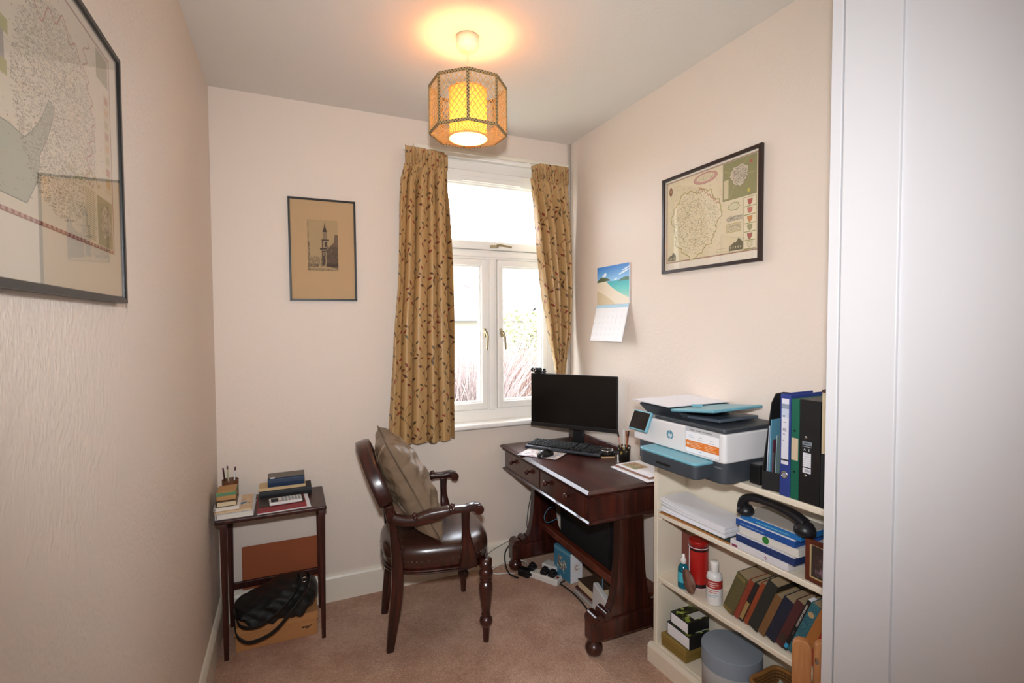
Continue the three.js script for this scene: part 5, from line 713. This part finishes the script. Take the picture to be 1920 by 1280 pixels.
// on top of the bookcase, right of the printer
{
  const y = S1 + 0.0006;
  const hb = thing('stapler_box', 'small black box between printer and magazine file', 'box', at(0.02, y, 0.475), BT); part('case', bx(0, 0.052, 0, 0.064, -0.028, 0.012, 0.003), M.black, hb); part('lid', bx(0.002, 0.05, 0.064, 0.068, -0.026, 0.01, 0.001), mat('#3b3a3c', 0.2), hb);
  const mf = thing('magazine_file', 'black cut-corner magazine file holding leaflets beside files', 'magazine file', at(0.004, y, 0.506), BT + rad(12));
  const side = [[0, 0], [0.152, 0], [0.152, 0.302], [0.09, 0.302], [0.06, 0.275], [0, 0.06]];
  for (const z of [0, 0.0535]) part('side', tf(extrude(side, 0.0028), { p: [0, 0, z] }), M.blackMatt, mf);
  part('back', bx(0.149, 0.152, 0, 0.302, 0.002, 0.0545, 0.0005), M.blackMatt, mf); part('front', bx(0, 0.003, 0, 0.06, 0.002, 0.0545, 0.0005), M.blackMatt, mf); part('bottom', bx(0, 0.152, 0, 0.003, 0.002, 0.0545, 0.0005), M.blackMatt, mf);
  const MS = Math.sin(rad(12)), MC = Math.cos(rad(12));
  const leaf = (label, x, z, w, h, col, lean) => { const zz = z - 0.508, l = thing('leaflet', label, 'leaflet', at(0.004 + x * MC + zz * MS, y + 0.0035 + w * Math.sin(-lean) + 0.0006, 0.506 - x * MS + zz * MC), BT + rad(12), 'leaflets in the black magazine file'); part('sheet', bx(0, w, 0, h, 0, 0.0024, 0.0006), paint(col, 0.6), l); l.rotation.z = lean; return l; };
  leaf('white printed leaflet nearest the printer in magazine file', 0.008, 0.517, 0.11, 0.19, '#c3cbd8', rad(-5)); leaf('light blue leaflet in the black magazine file', 0.012, 0.5235, 0.112, 0.215, '#6fb0c6', rad(-3)); leaf('maroon leaflet in the black magazine file', 0.016, 0.53, 0.112, 0.15, '#6b3348', rad(-3)); leaf('grey leaflet at the front of the black magazine file', 0.006, 0.5365, 0.11, 0.11, '#4a4448', rad(-4)); leaf('pale grey-green leaflet nearest the blue file', 0.009, 0.543, 0.11, 0.165, '#8fa9a8', rad(-4));
  function file(name, label, z, w, h, col, o = {}) {
    const f = thing(name, label, o.category ?? 'file', at(0.002, y, z), BT), m = paint(col, 0.45), d = 0.158;
    part('spine', bx(0, 0.003, 0, h, 0, w, 0.001), m, f); part('cover', bx(0.002, d, 0, h, 0, 0.003, 0.001), m, f); part('cover', bx(0.002, d, 0, h, w - 0.003, w, 0.001), m, f);
    if (o.closed) { part('top_flap', bx(0.002, d, h - 0.003, h, 0.002, w - 0.002, 0.001), m, f); part('back', bx(d - 0.003, d, 0, h - 0.003, 0.003, w - 0.003, 0.0005), m, f); } else part('papers', bx(0.012, d - 0.012, 0.006, h - 0.02, 0.008, w - 0.008, 0.001), M.pagesWhite, f);
    return f;
  }
  const blue = file('lever_arch_file', 'blue lever arch file with white spine label on bookcase', 0.569, 0.034, 0.318, '#2d3f86');
  printed(0.024, 0.205, 96, 820, (c, w, h) => { c.fillStyle = '#d9d9e2'; c.fillRect(0, 0, w, h); c.fillStyle = '#8d98a8'; c.fillRect(0, 66, w, 60); c.fillStyle = '#c2cbdc'; c.fillRect(0, 126, w, 110); c.fillStyle = '#5a5c68'; for (const [y0, l] of [[210, 34], [222, 26], [290, 40], [372, 50], [388, 44], [400, 52], [440, 30], [520, 20]]) c.fillRect(18, y0, l, 7); c.fillStyle = '#30343c'; c.fillRect(0, h - 66, w, 22); }, blue, [-0.0006, 0.202, 0.0165], [0, -PI / 2, 0], 'spine_label');
  part('finger_ring', tf(new THREE.TorusGeometry(0.0095, 0.0022, 10, 28), { r: [0, PI / 2, 0], p: [-0.0005, 0.067, 0.0165] }), M.chrome, blue); part('finger_hole', tf(cyl(0.0085, 0.0085, 0.001, 0, 0, 0, 24), { r: [0, 0, PI / 2], p: [-0.0002, 0.067, 0.0165] }), mat('#8d9098', 0.5), blue);
  const green = file('box_file', 'green file with cream spine patch between blue and black', 0.605, 0.025, 0.3075, '#14604a', { closed: true });
  part('spine_patch', bx(-0.0006, 0.001, 0.12, 0.188, 0.002, 0.023, 0.0003), mat('#cdb79a', 0.7), green); part('rivets', [0.21, 0.085].map((v) => tf(cyl(0.003, 0.003, 0.0014, 0, 0, 0, 16), { r: [0, 0, PI / 2], p: [-0.0004, v, 0.0115] })), M.black, green);
  const black = file('lever_arch_file', 'tall black box file with white label and silver studs', 0.632, 0.062, 0.3095, '#151517', { closed: true });
  part('rivets', [0.197, 0.082].map((v) => tf(ball(0.0042, 0, 0, 0, 14), { p: [0, v, 0.02], s: [0.5, 1, 1] })), M.chrome, black);
  printed(0.032, 0.106, 128, 424, (c, w, h) => { c.fillStyle = '#151517'; c.fillRect(0, 0, w, h); c.fillStyle = '#7e878f'; c.fillRect(6, 8, w - 12, 46); c.fillStyle = '#2c3036'; c.fillRect(24, 26, w - 48, 10); c.fillStyle = '#b9bcc2'; c.fillRect(6, 68, w - 12, 6); c.fillStyle = '#c8ccd4'; c.font = 'bold 40px sans-serif'; c.fillText('A', 22, 122); c.fillText('Z', 78, 122); c.fillStyle = '#dddde3'; c.fillRect(14, 144, w - 28, 170); c.fillRect(14, 326, w - 28, 62); c.fillStyle = '#8a8c94'; for (let i = 0; i < 6; i++) c.fillRect(22, 160 + i * 26, w - 44, 3); c.fillStyle = '#33353b'; for (let i = 0; i < 9; i++) c.fillRect(38 + i * 7, 340, 2 + (i % 3), 34); }, black, [-0.0006, 0.134, 0.024], [0, -PI / 2, 0], 'spine_label');
  const cream = file('box_file', 'cream marbled file half hidden behind the white wardrobe', 0.698, 0.07, 0.345, '#cdbb98', { closed: true });
  part('lower_band', bx(-0.0012, 0.16, 0, 0.16, -0.0008, 0.0708, 0.001), M.blackMatt, cream); part('top_edge', bx(-0.0012, 0.16, 0.337, 0.346, -0.0008, 0.0708, 0.001), mat('#4a3028', 0.6), cream);
}
// second shelf: papers, boxes, handset, photo frame
{
  const y = S2 + 0.0006;
  const env = single('envelope', 'orange-brown card envelope under the papers on the shelf', 'envelope', box(0.15, 0.003, 0.345, 0, 0, 0, 0.001), mat('#b5793f', 0.7)); env.position.set(...at(0.076, y + 0.0016, 0.213)); env.rotation.y = BT + rad(1.2);
  const fl = single('folder', 'dark green folder just above the envelope on the shelf', 'folder', box(0.14, 0.006, 0.33, 0, 0, 0, 0.0012), mat('#20342d', 0.5)); fl.position.set(...at(0.084, y + 0.0065, 0.222)); fl.rotation.y = BT + rad(-1);
  const st = thing('paper_stack', 'thick curling stack of white papers on second shelf', 'paper', at(0.082, y + 0.0098, 0.2), BT);
  const r = rng(7); let h = 0;
  for (let i = 0; i < 7; i++) { const t = [0.004, 0.007, 0.003, 0.006, 0.004, 0.008, 0.004][i], dx = (r() - 0.5) * 0.01, dz = (r() - 0.5) * 0.012, w = 0.142, l = 0.318, curl = 0.012 * i / 6; const gg = plain(new THREE.BoxGeometry(w, t, l, 8, 1, 20)), p = gg.attributes.position; for (let k = 0; k < p.count; k++) { const z = p.getZ(k) / (l / 2), x = p.getX(k) / (w / 2); p.setY(k, p.getY(k) + curl * (Math.max(0, -z) ** 2 * 1.2 + Math.max(0, -x - 0.2) ** 2 * 0.1)); }  const o = part('sheaf', gg, [M.paper, M.paper, M.paperGrey, M.paper, M.paper, M.paper, M.paper][i], st); o.position.set(dx, h + t / 2 + 0.0006, dz); o.rotation.y = rad((r() - 0.5) * 3); h += t + 0.0008; }
  const G = 'boxed books stacked on the second shelf';
  function pack(name, label, z0, z1, y0, hgt, col, spine, x0, o = {}) {
    const b = thing(name, label, o.category ?? 'box', at(x0, y0, (z0 + z1) / 2), BT, G), l = z1 - z0; part('block', bx(0, 0.145, 0, hgt, -l / 2, l / 2, 0.002), paint(col, 0.6), b);
    if (spine) part('cover_band', [bx(-0.0012, 0.146, spine[1] ?? 0.0006, spine[2] ?? hgt - 0.0035, -l / 2 - 0.0008, l / 2 + 0.0008, 0.001)], paint(spine[0], 0.5), b);
    return b;
  }
  const line = (b, w, h, z, yy, txt, bg, fg, size = 40) => printed(w, h, Math.round(w * 2400), Math.round(h * 2400), (c, W2, H2) => { c.fillStyle = bg; c.fillRect(0, 0, W2, H2); c.fillStyle = fg; c.font = `bold ${size}px sans-serif`; c.textBaseline = 'middle'; c.fillText(txt, 4, H2 / 2 + 2, W2 - 8); }, b, [-0.0017, yy, z], [0, -PI / 2, 0], 'lettering', 0.5);
  pack('boxed_book', 'white slab with small maroon marks lowest in the stack', 0.386, 0.6, y, 0.0255, '#dcd8da', null, 0.004); let top = y + 0.0259;
  const wb = scene.children.at(-1); part('maroon_mark', bx(-0.0004, 0.001, 0.003, 0.011, -0.1, -0.078, 0.0002), paint('#8a2f4a'), wb); for (const [a, c] of [[0, 0.004], [0, -0.004], [0.004, 0], [-0.004, 0]]) part('maroon_mark', bx(-0.0004, 0.001, 0.0125 + a - 0.0016, 0.0125 + a + 0.0016, 0.03 + c - 0.0016, 0.03 + c + 0.0016, 0.0002), paint('#8a2f4a'), wb);
  const b2 = pack('boxed_book', 'navy banded box second from bottom of the stack', 0.408, 0.618, top, 0.0275, '#d3cfd0', ['#1f3568', 0.0004, 0.0235], 0.008); line(b2, 0.06, 0.006, 0.062, 0.012, '—— ———', '#1f3568', '#7f92bd', 13); top += 0.0279;
  const b3 = pack('boxed_book', 'white box with a round green sticker mid stack', 0.415, 0.628, top, 0.027, '#dcd7cf', null, 0.012); part('green_sticker', tf(cyl(0.012, 0.012, 0.001, 0, 0, 0, 32), { r: [0, 0, PI / 2], p: [-0.0003, 0.0135, -0.005] }), paint('#2f7d33', 0.5), b3); top += 0.0274;
  const b4 = pack('boxed_book', 'mid blue banded box second from top of stack', 0.405, 0.617, top, 0.025, '#d6d6dc', ['#20509a', 0.0004, 0.0215], 0.01); line(b4, 0.1, 0.008, -0.04, 0.011, 'guide to self study and review', '#20509a', '#a9c3e6', 15); line(b4, 0.026, 0.008, 0.078, 0.011, '▪▪▪▪', '#20509a', '#7f9fd0', 16); top += 0.0254;
  const b5 = pack('boxed_book', 'bright blue bordered book topmost under the black handset', 0.42, 0.634, top, 0.021, '#bdb6ad', ['#1f6fb4', 0.0004, 0.0185], 0.014, { category: 'book' }); line(b5, 0.12, 0.008, 0.012, 0.0095, 'study manual of methods and practice', '#1f6fb4', '#8fd0c8', 15); top += 0.0216;
  const hs = thing('telephone_handset', 'black curved telephone handset lying on the blue books', 'handset', at(0.016, top + 0.0005, 0.542), BT + rad(4));
  const hm = mat('#17171c', 0.38);
  part('grip', sweep([[0, 0.022, -0.112], [0, 0.05, -0.104], [0, 0.064, -0.075], [0.004, 0.063, -0.02], [0.004, 0.058, 0.03], [0, 0.05, 0.07], [0, 0.036, 0.1]], (t) => 0.0165 + 0.004 * Math.abs(2 * t - 1), (t) => 0.0105 + 0.004 * Math.abs(2 * t - 1), 50, 18, V(1, 0, 0), 2.6), hm, hs);
  part('earpiece', tf(lathe([[0.0001, 0], [0.024, 0.001], [0.028, 0.008], [0.027, 0.018], [0.02, 0.03], [0.0001, 0.038]], 32), { p: [0, 0.001, -0.1] }), hm, hs);
  part('mouthpiece', tf(lathe([[0.0001, 0], [0.026, 0.001], [0.031, 0.01], [0.03, 0.022], [0.022, 0.036], [0.0001, 0.046]], 32), { p: [0, 0.001, 0.098] }), hm, hs);
  const pf = thing('photo_frame', 'brown wooden photo frame at right end of second shelf', 'photo frame', at(0.012, y, 0.648), BT + rad(-4)); 
  const fw = 0.014; for (const [z0, z1, y0, y1] of [[0, fw, 0, 0.128], [0.15 - fw, 0.15, 0, 0.128], [fw, 0.15 - fw, 0, fw], [fw, 0.15 - fw, 0.128 - fw, 0.128]]) part('frame_rail', bx(0, 0.012, y0, y1, z0, z1, 0.0025), M.redWood, pf);
  part('gold_slip', [bx(0.003, 0.008, fw - 0.001, fw + 0.002, fw, 0.15 - fw, 0.0004), bx(0.003, 0.008, 0.126 - fw, 0.129 - fw, fw, 0.15 - fw, 0.0004), bx(0.003, 0.008, fw, 0.128 - fw, fw - 0.001, fw + 0.002, 0.0004)], paint('#c9b27e', 0.4), pf);
  part('backing', bx(0.008, 0.011, 0.006, 0.122, 0.006, 0.144, 0.0005), M.blackMatt, pf);
  printed(0.122, 0.1, 244, 200, (c, w, h) => { const r2 = rng(5); c.fillStyle = '#2c2629'; c.fillRect(0, 0, w, h); for (let i = 0; i < 90; i++) { c.globalAlpha = 0.5; c.fillStyle = ['#6b4a5e', '#9a6f8f', '#4a4348', '#b58fa8', '#3a3a36', '#7a5a52'][i % 6]; c.beginPath(); c.ellipse(w * 0.35 + (r2() - 0.4) * 150, h * 0.6 + (r2() - 0.5) * 130, 4 + 16 * r2(), 2 + 6 * r2(), r2() * 3, 0, 7); c.fill(); } c.globalAlpha = 1; }, pf, [0.0075, 0.064, 0.075], [0, -PI / 2, 0], 'photograph', 0.3);
  part('glazing', bx(0.0055, 0.006, fw, 0.128 - fw, fw, 0.15 - fw, 0), M.glass, pf);
}
// third shelf: bottles and the leaning books
{
  const y = S3 + 0.0006;
  book('book', 'reddish brown hardback standing at left end of third shelf', 0.165, 0.029, 0.105, '#7a4238', { p: at(0.1345, y, 0.034), turn: BT, flatSpine: true });
  const can = thing('tin', 'tall red tin with white stripe and lid on third shelf', 'tin', at(0.0935, y, 0.163));
  part('can', lathe([[0.0001, 0], [0.036, 0], [0.0375, 0.002], [0.0375, 0.158], [0.036, 0.16], [0.0001, 0.16]], 40), mat('#b3201b', 0.35), can); part('lid', lathe([[0.0001, 0.186], [0.0345, 0.186], [0.038, 0.183], [0.038, 0.162], [0.0001, 0.16]], 40), mat('#a51713', 0.35), can);
  part('rings', [tf(new THREE.TorusGeometry(0.0378, 0.0012, 8, 48), { r: [PI / 2, 0, 0], p: [0, 0.161, 0] }), tf(new THREE.TorusGeometry(0.0376, 0.0012, 8, 48), { r: [PI / 2, 0, 0], p: [0, 0.003, 0] })], M.paper, can); part('black_band', [tf(plain(new THREE.CylinderGeometry(0.0378, 0.0378, 0.014, 40, 1, true)), { p: [0, 0.013, 0] }), tf(plain(new THREE.CylinderGeometry(0.0378, 0.0378, 0.008, 40, 1, true)), { p: [0, 0.153, 0] })], M.black, can); part('white_stripe', bx(-0.0386, -0.0355, 0.004, 0.158, 0.0, 0.0045, 0.0006), M.paper, can); can.rotation.y = rad(-22);
  const sb = thing('spray_bottle', 'teal spray bottle with white pump cap on third shelf', 'bottle', at(0.031, y, 0.145));
  const tealGlass = mat('#1f8ea6', 0.1, { transmission: 0.55, thickness: 0.02, ior: 1.35, attenuationColor: new THREE.Color('#2b9fb8'), attenuationDistance: 0.03 });
  part('bottle', lathe([[0.0001, 0], [0.019, 0], [0.021, 0.003], [0.021, 0.072], [0.019, 0.084], [0.011, 0.093], [0.0095, 0.098], [0.0001, 0.098]], 36), tealGlass, sb); part('pump_cap', lathe([[0.0001, 0.132], [0.006, 0.132], [0.0068, 0.118], [0.0115, 0.115], [0.0125, 0.098], [0.0001, 0.097]], 28), M.white, sb); part('label', [tf(plain(new THREE.CylinderGeometry(0.0212, 0.0212, 0.04, 30, 1, true, 3.6, 2.2)), { p: [0, 0.045, 0] })], mat('#49b9cc', 0.5, { side: THREE.DoubleSide }), sb);
  const wb = thing('bottle', 'white plastic bottle with red and white label on shelf', 'bottle', at(0.05, y, 0.28));
  part('bottle', lathe([[0.0001, 0], [0.026, 0], [0.0285, 0.004], [0.0285, 0.098], [0.025, 0.112], [0.016, 0.12], [0.0001, 0.121]], 36), mat('#e4e1de', 0.3), wb); part('cap', lathe([[0.0001, 0.158], [0.0135, 0.158], [0.0155, 0.154], [0.016, 0.121], [0.0001, 0.12]], 32), M.white, wb);
  { const t = canvasTexture(512, 256, (c, w, h) => { c.fillStyle = '#e2dedb'; c.fillRect(0, 0, w, h); c.fillStyle = '#a8322c'; c.fillRect(0, 0, w, 92); c.fillStyle = '#ead9d3'; c.font = 'bold 26px sans-serif'; for (let i = 0; i < 3; i++) { c.fillRect(40 + i * 170, 22, 96, 9); c.fillRect(40 + i * 170, 44, 110, 9); c.fillRect(52 + i * 170, 66, 60, 8); } c.fillStyle = '#c06a62'; for (let i = 0; i < 3; i++) { c.fillRect(40 + i * 170, 108, 110, 10); c.fillRect(40 + i * 170, 130, 90, 10); } c.fillStyle = '#8fb7c0'; for (let i = 0; i < 3; i++) { c.fillRect(40 + i * 170, 160, 104, 7); c.fillRect(40 + i * 170, 178, 80, 7); } }); part('label', tf(plain(new THREE.CylinderGeometry(0.0288, 0.0288, 0.085, 40, 1, true)), { p: [0, 0.052, 0] }), mat('#ffffff', 0.4, { map: t }), wb); }
  const stn = thing('stone', 'brown streaked oval stone standing at front of third shelf', 'stone', at(0.016, y + 0.0475, 0.188), BT);
  { const g = new THREE.SphereGeometry(1, 40, 28), p = g.attributes.position, nn = layered(64, [[6, 6, 1], [14, 14, 0.5]], 5); for (let i = 0; i < p.count; i++) { const x = p.getX(i), yy = p.getY(i), z = p.getZ(i), k = 1 + 0.05 * Math.sin(3 * yy + z) + 0.03 * Math.sin(7 * x + 4 * yy); p.setXYZ(i, x * 0.012 * k, yy * 0.046 * k, z * 0.029 * k * (1 - 0.15 * yy)); } g.computeVertexNormals(); const o = part('pebble', plain(g), mat('#ffffff', 0.55, { map: woodTexture([82, 54, 44], [142, 104, 86], 33, 0.7, 8) }), stn); o.rotation.x = rad(-20); o.position.y = -0.002; }
  // leaning row: each tilts about its lower edge nearest the door
  const lean = rad(22), G = 'old books leaning on the third shelf'; let z = 0.32;
  const row = [
    ['olive green cloth book, first from the left of the leaning row', 0.166, 0.105, 0.046, '#5d5532', { bands: [[0.004, 0.016, '#7a6530'], [0.15, 0.162, '#7a6a3c']] }],
    ['narrow faded red book, second from the left of the leaning row', 0.17, 0.105, 0.02, '#8c3a24'],
    ['black book with tan lower spine, third from left of leaning row', 0.172, 0.1, 0.017, '#23201f', { bands: [[0.01, 0.085, '#a0804e']] }],
    ['rust orange book, fourth from the left of the leaning row', 0.182, 0.105, 0.02, '#93421f'],
    ['tall dark green-black book, thickest on left of leaning row', 0.205, 0.118, 0.037, '#26261f'],
    ['short brown book left of the navy one in leaning row', 0.172, 0.11, 0.024, '#7a5530'],
    ['navy blue book in the middle of the leaning row', 0.176, 0.11, 0.034, '#171d30'],
    ['dark maroon book just left of the black lettered spine', 0.19, 0.112, 0.026, '#4d2222', { bands: [[0.02, 0.05, '#3a2a20']] }],
    ['thin black book with white lettering up its spine', 0.212, 0.118, 0.012, '#151311', { flat: true }],
    ['teal patterned book with a tan disc on its spine', 0.206, 0.116, 0.028, '#ffffff'],
    ['orange-brown book to the right of the teal one', 0.2, 0.112, 0.028, '#a8692f'],
    ['bright red book at the door end of leaning row', 0.188, 0.112, 0.03, '#a52f22'],
  ];
  row.forEach(([label, h, d, t, col, o = {}], i) => {
    let cover = col; if (i === 9) cover = mat('#ffffff', 0.6, { map: canvasTexture(256, 256, (c) => { const r = rng(14); c.fillStyle = '#2f6570'; c.fillRect(0, 0, 256, 256); for (let k = 0; k < 90; k++) { c.strokeStyle = ['#274f6c', '#3d7a78', '#24505c', '#4a7f86'][k % 4]; c.lineWidth = 4; c.beginPath(); c.arc(r() * 256, r() * 256, 8 + 14 * r(), 0, 7); c.stroke(); } }, { metres: [0.09, 0.09] }) });
    const b = book('old_book', label, h, d, t, cover, { group: G, bands: o.bands, rough: 0.7, flatSpine: o.flat || i > 3, pages: M.oldPages });
    // pivot at the bottom edge of the far board
    const foot = z + t / Math.cos(lean) + 0.0006; b.rotation.order = 'YXZ'; b.rotation.set(lean, BT, 0);
    const q = new THREE.Vector3(0, 0, t).applyEuler(new THREE.Euler(lean, BT, 0, 'YXZ')); const w = at(0.03 + (d < 0.11 ? 0.006 : 0), y, foot); b.position.set(w[0] - q.x, w[1] - q.y, w[2] - q.z); z = foot;
    if (i === 8) { printed(0.0105, 0.15, 60, 760, (c, w2, h2) => { c.fillStyle = '#151311'; c.fillRect(0, 0, w2, h2); c.save(); c.translate(44, h2 - 30); c.rotate(-PI / 2); c.fillStyle = '#9a948c'; c.font = '26px sans-serif'; c.fillText('ESSAYS', 60, 0, 130); c.fillStyle = '#d8d2c6'; c.font = 'bold 44px sans-serif'; c.fillText('CURATORS OF THE WEST', 240, 4, 470); c.restore(); }, b, [-0.0006, 0.125, 0.006], [0, -PI / 2, 0], 'lettering', 0.6); part('spine_label', bx(-0.0008, 0.002, 0.008, 0.026, 0.0008, 0.0112, 0.0003), paint('#2f9fd0', 0.4), b); part('white_edge', bx(0.003, 0.03, 0.2105, 0.2135, 0.0005, 0.0115, 0.0005), M.paper, b); }
    if (i === 9) part('disc', tf(cyl(0.0095, 0.0095, 0.001, 0, 0, 0, 30), { r: [0, 0, PI / 2], p: [-0.0003, 0.165, 0.014] }), paint('#b59a6e', 0.7), b);
  });
}
// bottom shelf
{
  const y = S4 + 0.0006;
  const gb = thing('box', 'flat olive gold box lowest at left of bottom shelf', 'box', at(0.01, y, 0.048), BT); part('carton', bx(0, 0.14, 0, 0.05, 0, 0.135, 0.002), mat('#8d7434', 0.45, { metalness: 0.25 }), gb); part('lid', bx(-0.001, 0.141, 0.03, 0.052, -0.001, 0.136, 0.002), mat('#9a8040', 0.45, { metalness: 0.25 }), gb);
  const leafPrint = (c, w, h) => { const r = rng(9); c.fillStyle = '#2b2e24'; c.fillRect(0, 0, w, h); for (let i = 0; i < 40; i++) { c.fillStyle = ['#8fa03c', '#4d5a24', '#1e2019', '#b7c46a'][i % 4]; c.beginPath(); c.ellipse(r() * w, r() * h, 8 + 24 * r(), 6 + 14 * r(), r() * 3, 0, 7); c.fill(); } c.fillStyle = '#cfcfcd'; c.fillRect(w * 0.5, 0, w * 0.4, h * 0.6); };
  const bw = (label, z, yy, l, h, x) => { const b = thing('box', label, 'box', at(x, yy, z), BT + rad(-2), 'black and white leaf-printed boxes on the bottom shelf'); part('carton', bx(0, 0.11, 0, h, 0, l, 0.0015), paint('#1d1d1e', 0.4), b); part('white_panel', bx(-0.001, 0.002, 0.003, h - 0.003, 0.006, l - 0.003, 0.0005), M.paper, b); printed(l * 0.96, 0.104, 200, 200, leafPrint, b, [0.055, h + 0.0005, l / 2], [-PI / 2, 0, -PI / 2], 'leaf_print', 0.3); return b; };
  bw('lower white and black leaf-printed box on the gold box', 0.062, y + 0.0528, 0.128, 0.05, 0.026); bw('upper white and black leaf-printed box, tilted on its twin', 0.074, y + 0.1042, 0.1, 0.044, 0.034);
  const hb = thing('hat_box', 'round pale blue-grey lidded hat box on bottom shelf', 'box', at(0.0585, y, 0.352));
  part('drum', lathe([[0.0001, 0], [0.1, 0], [0.1, 0.13], [0.0001, 0.13]], 64), mat('#b3b3b3', 0.7), hb); part('lid', lathe([[0.103, 0.098], [0.103, 0.153], [0.101, 0.156], [0.0001, 0.158]], 64), mat('#8b97a3', 0.65), hb);
  const wicker = mat('#ffffff', 0.7, { map: canvasTexture(128, 128, (c) => { c.fillStyle = '#6a4622'; c.fillRect(0, 0, 128, 128); for (let j = 0; j < 8; j++) for (let i = 0; i < 4; i++) { c.fillStyle = (i + j) % 2 ? '#94662f' : '#7f5527'; c.beginPath(); c.ellipse(i * 32 + 16 + (j % 2) * 16, j * 16 + 8, 15, 7, 0, 0, 7); c.fill(); } }, { metres: [0.04, 0.04] }) });
  const bk = thing('basket', 'brown wicker basket with rolled rim on bottom shelf', 'basket', at(0.02, y, 0.558), BT);
  const ring = (y0, g) => [[-0.01 + g, y0, -0.085 + g], [0.05, y0, -0.092 + g], [0.125 - g, y0, -0.085 + g], [0.132 - g, y0, 0], [0.125 - g, y0, 0.085 - g], [0.05, y0, 0.092 - g], [-0.01 + g, y0, 0.085 - g], [-0.02 + g, y0, 0]];
  const wallRow = []; for (let j = 0; j < 11; j++) wallRow.push(tube(ring(0.006 + j * 0.0105, 0.012 - j * 0.001), 0.0058, 72, 7, true)); part('weave', wallRow, wicker, bk); part('rim', tube(ring(0.124, 0), 0.008, 90, 10, true), mat('#9a6a34', 0.6), bk); part('bottom', bx(0.0, 0.115, 0, 0.004, -0.075, 0.075, 0.001), wicker, bk);
  const cd = thing('card', 'small pale card standing inside the wicker basket', 'card', at(0.07, y + 0.1, 0.535), BT - rad(20)); cd.rotation.z = rad(-18); part('card', bx(0, 0.0016, -0.02, 0.036, -0.02, 0.02, 0.0004), paint('#b9bfb2', 0.7), cd);
  const bd = thing('bundle', 'dark cloth bundle lying in the wicker basket', 'cloth', at(0.075, y + 0.006, 0.545), BT); { const g = new THREE.SphereGeometry(1, 32, 20), p = g.attributes.position; for (let i = 0; i < p.count; i++) { const x = p.getX(i), yy = p.getY(i), z = p.getZ(i), k = 1 + 0.12 * Math.sin(5 * x + 4 * z) + 0.08 * Math.sin(9 * z + 6 * yy); p.setXYZ(i, x * 0.035 * k, 0.047 + yy * 0.04 * k, z * 0.055 * k); } g.computeVertexNormals(); part('cloth', plain(g), mat('#151a24', 0.8), bd); }
}
// folded wooden stand in front of the bookcase
{
  const s = thing('folding_stand', 'folded pale wooden stand with rounded posts beside the wardrobe', 'stand', [1.626, 0, 1.745], -rad(54));
  const post = () => { const sh = new THREE.Shape(); sh.moveTo(-0.024, 0); sh.lineTo(0.024, 0); sh.lineTo(0.024, 0.52); sh.quadraticCurveTo(0.024, 0.556, 0, 0.556); sh.quadraticCurveTo(-0.024, 0.556, -0.024, 0.52); return tf(extrude(sh, 0.024, 0.003), {}); };
  for (const [x, z, ry, h] of [[0, 0, 0, 0.945], [0.052, -0.014, 0, 0.945]]) { const p = part('post', post(), M.paleWood, s); p.position.set(x, 0, z); p.rotation.y = ry; p.scale.y = h; }
  part('pivot_pin', tf(cyl(0.004, 0.004, 0.075, 0, 0, 0, 14), { r: [PI / 2, 0, 0], p: [0.036, 0.478, -0.008] }), M.chrome, s);
  part('crossbar', bx(-0.01, 0.06, 0.12, 0.15, -0.012, 0.008, 0.003), M.paleWood, s);
}
renderer.render(scene, camera);
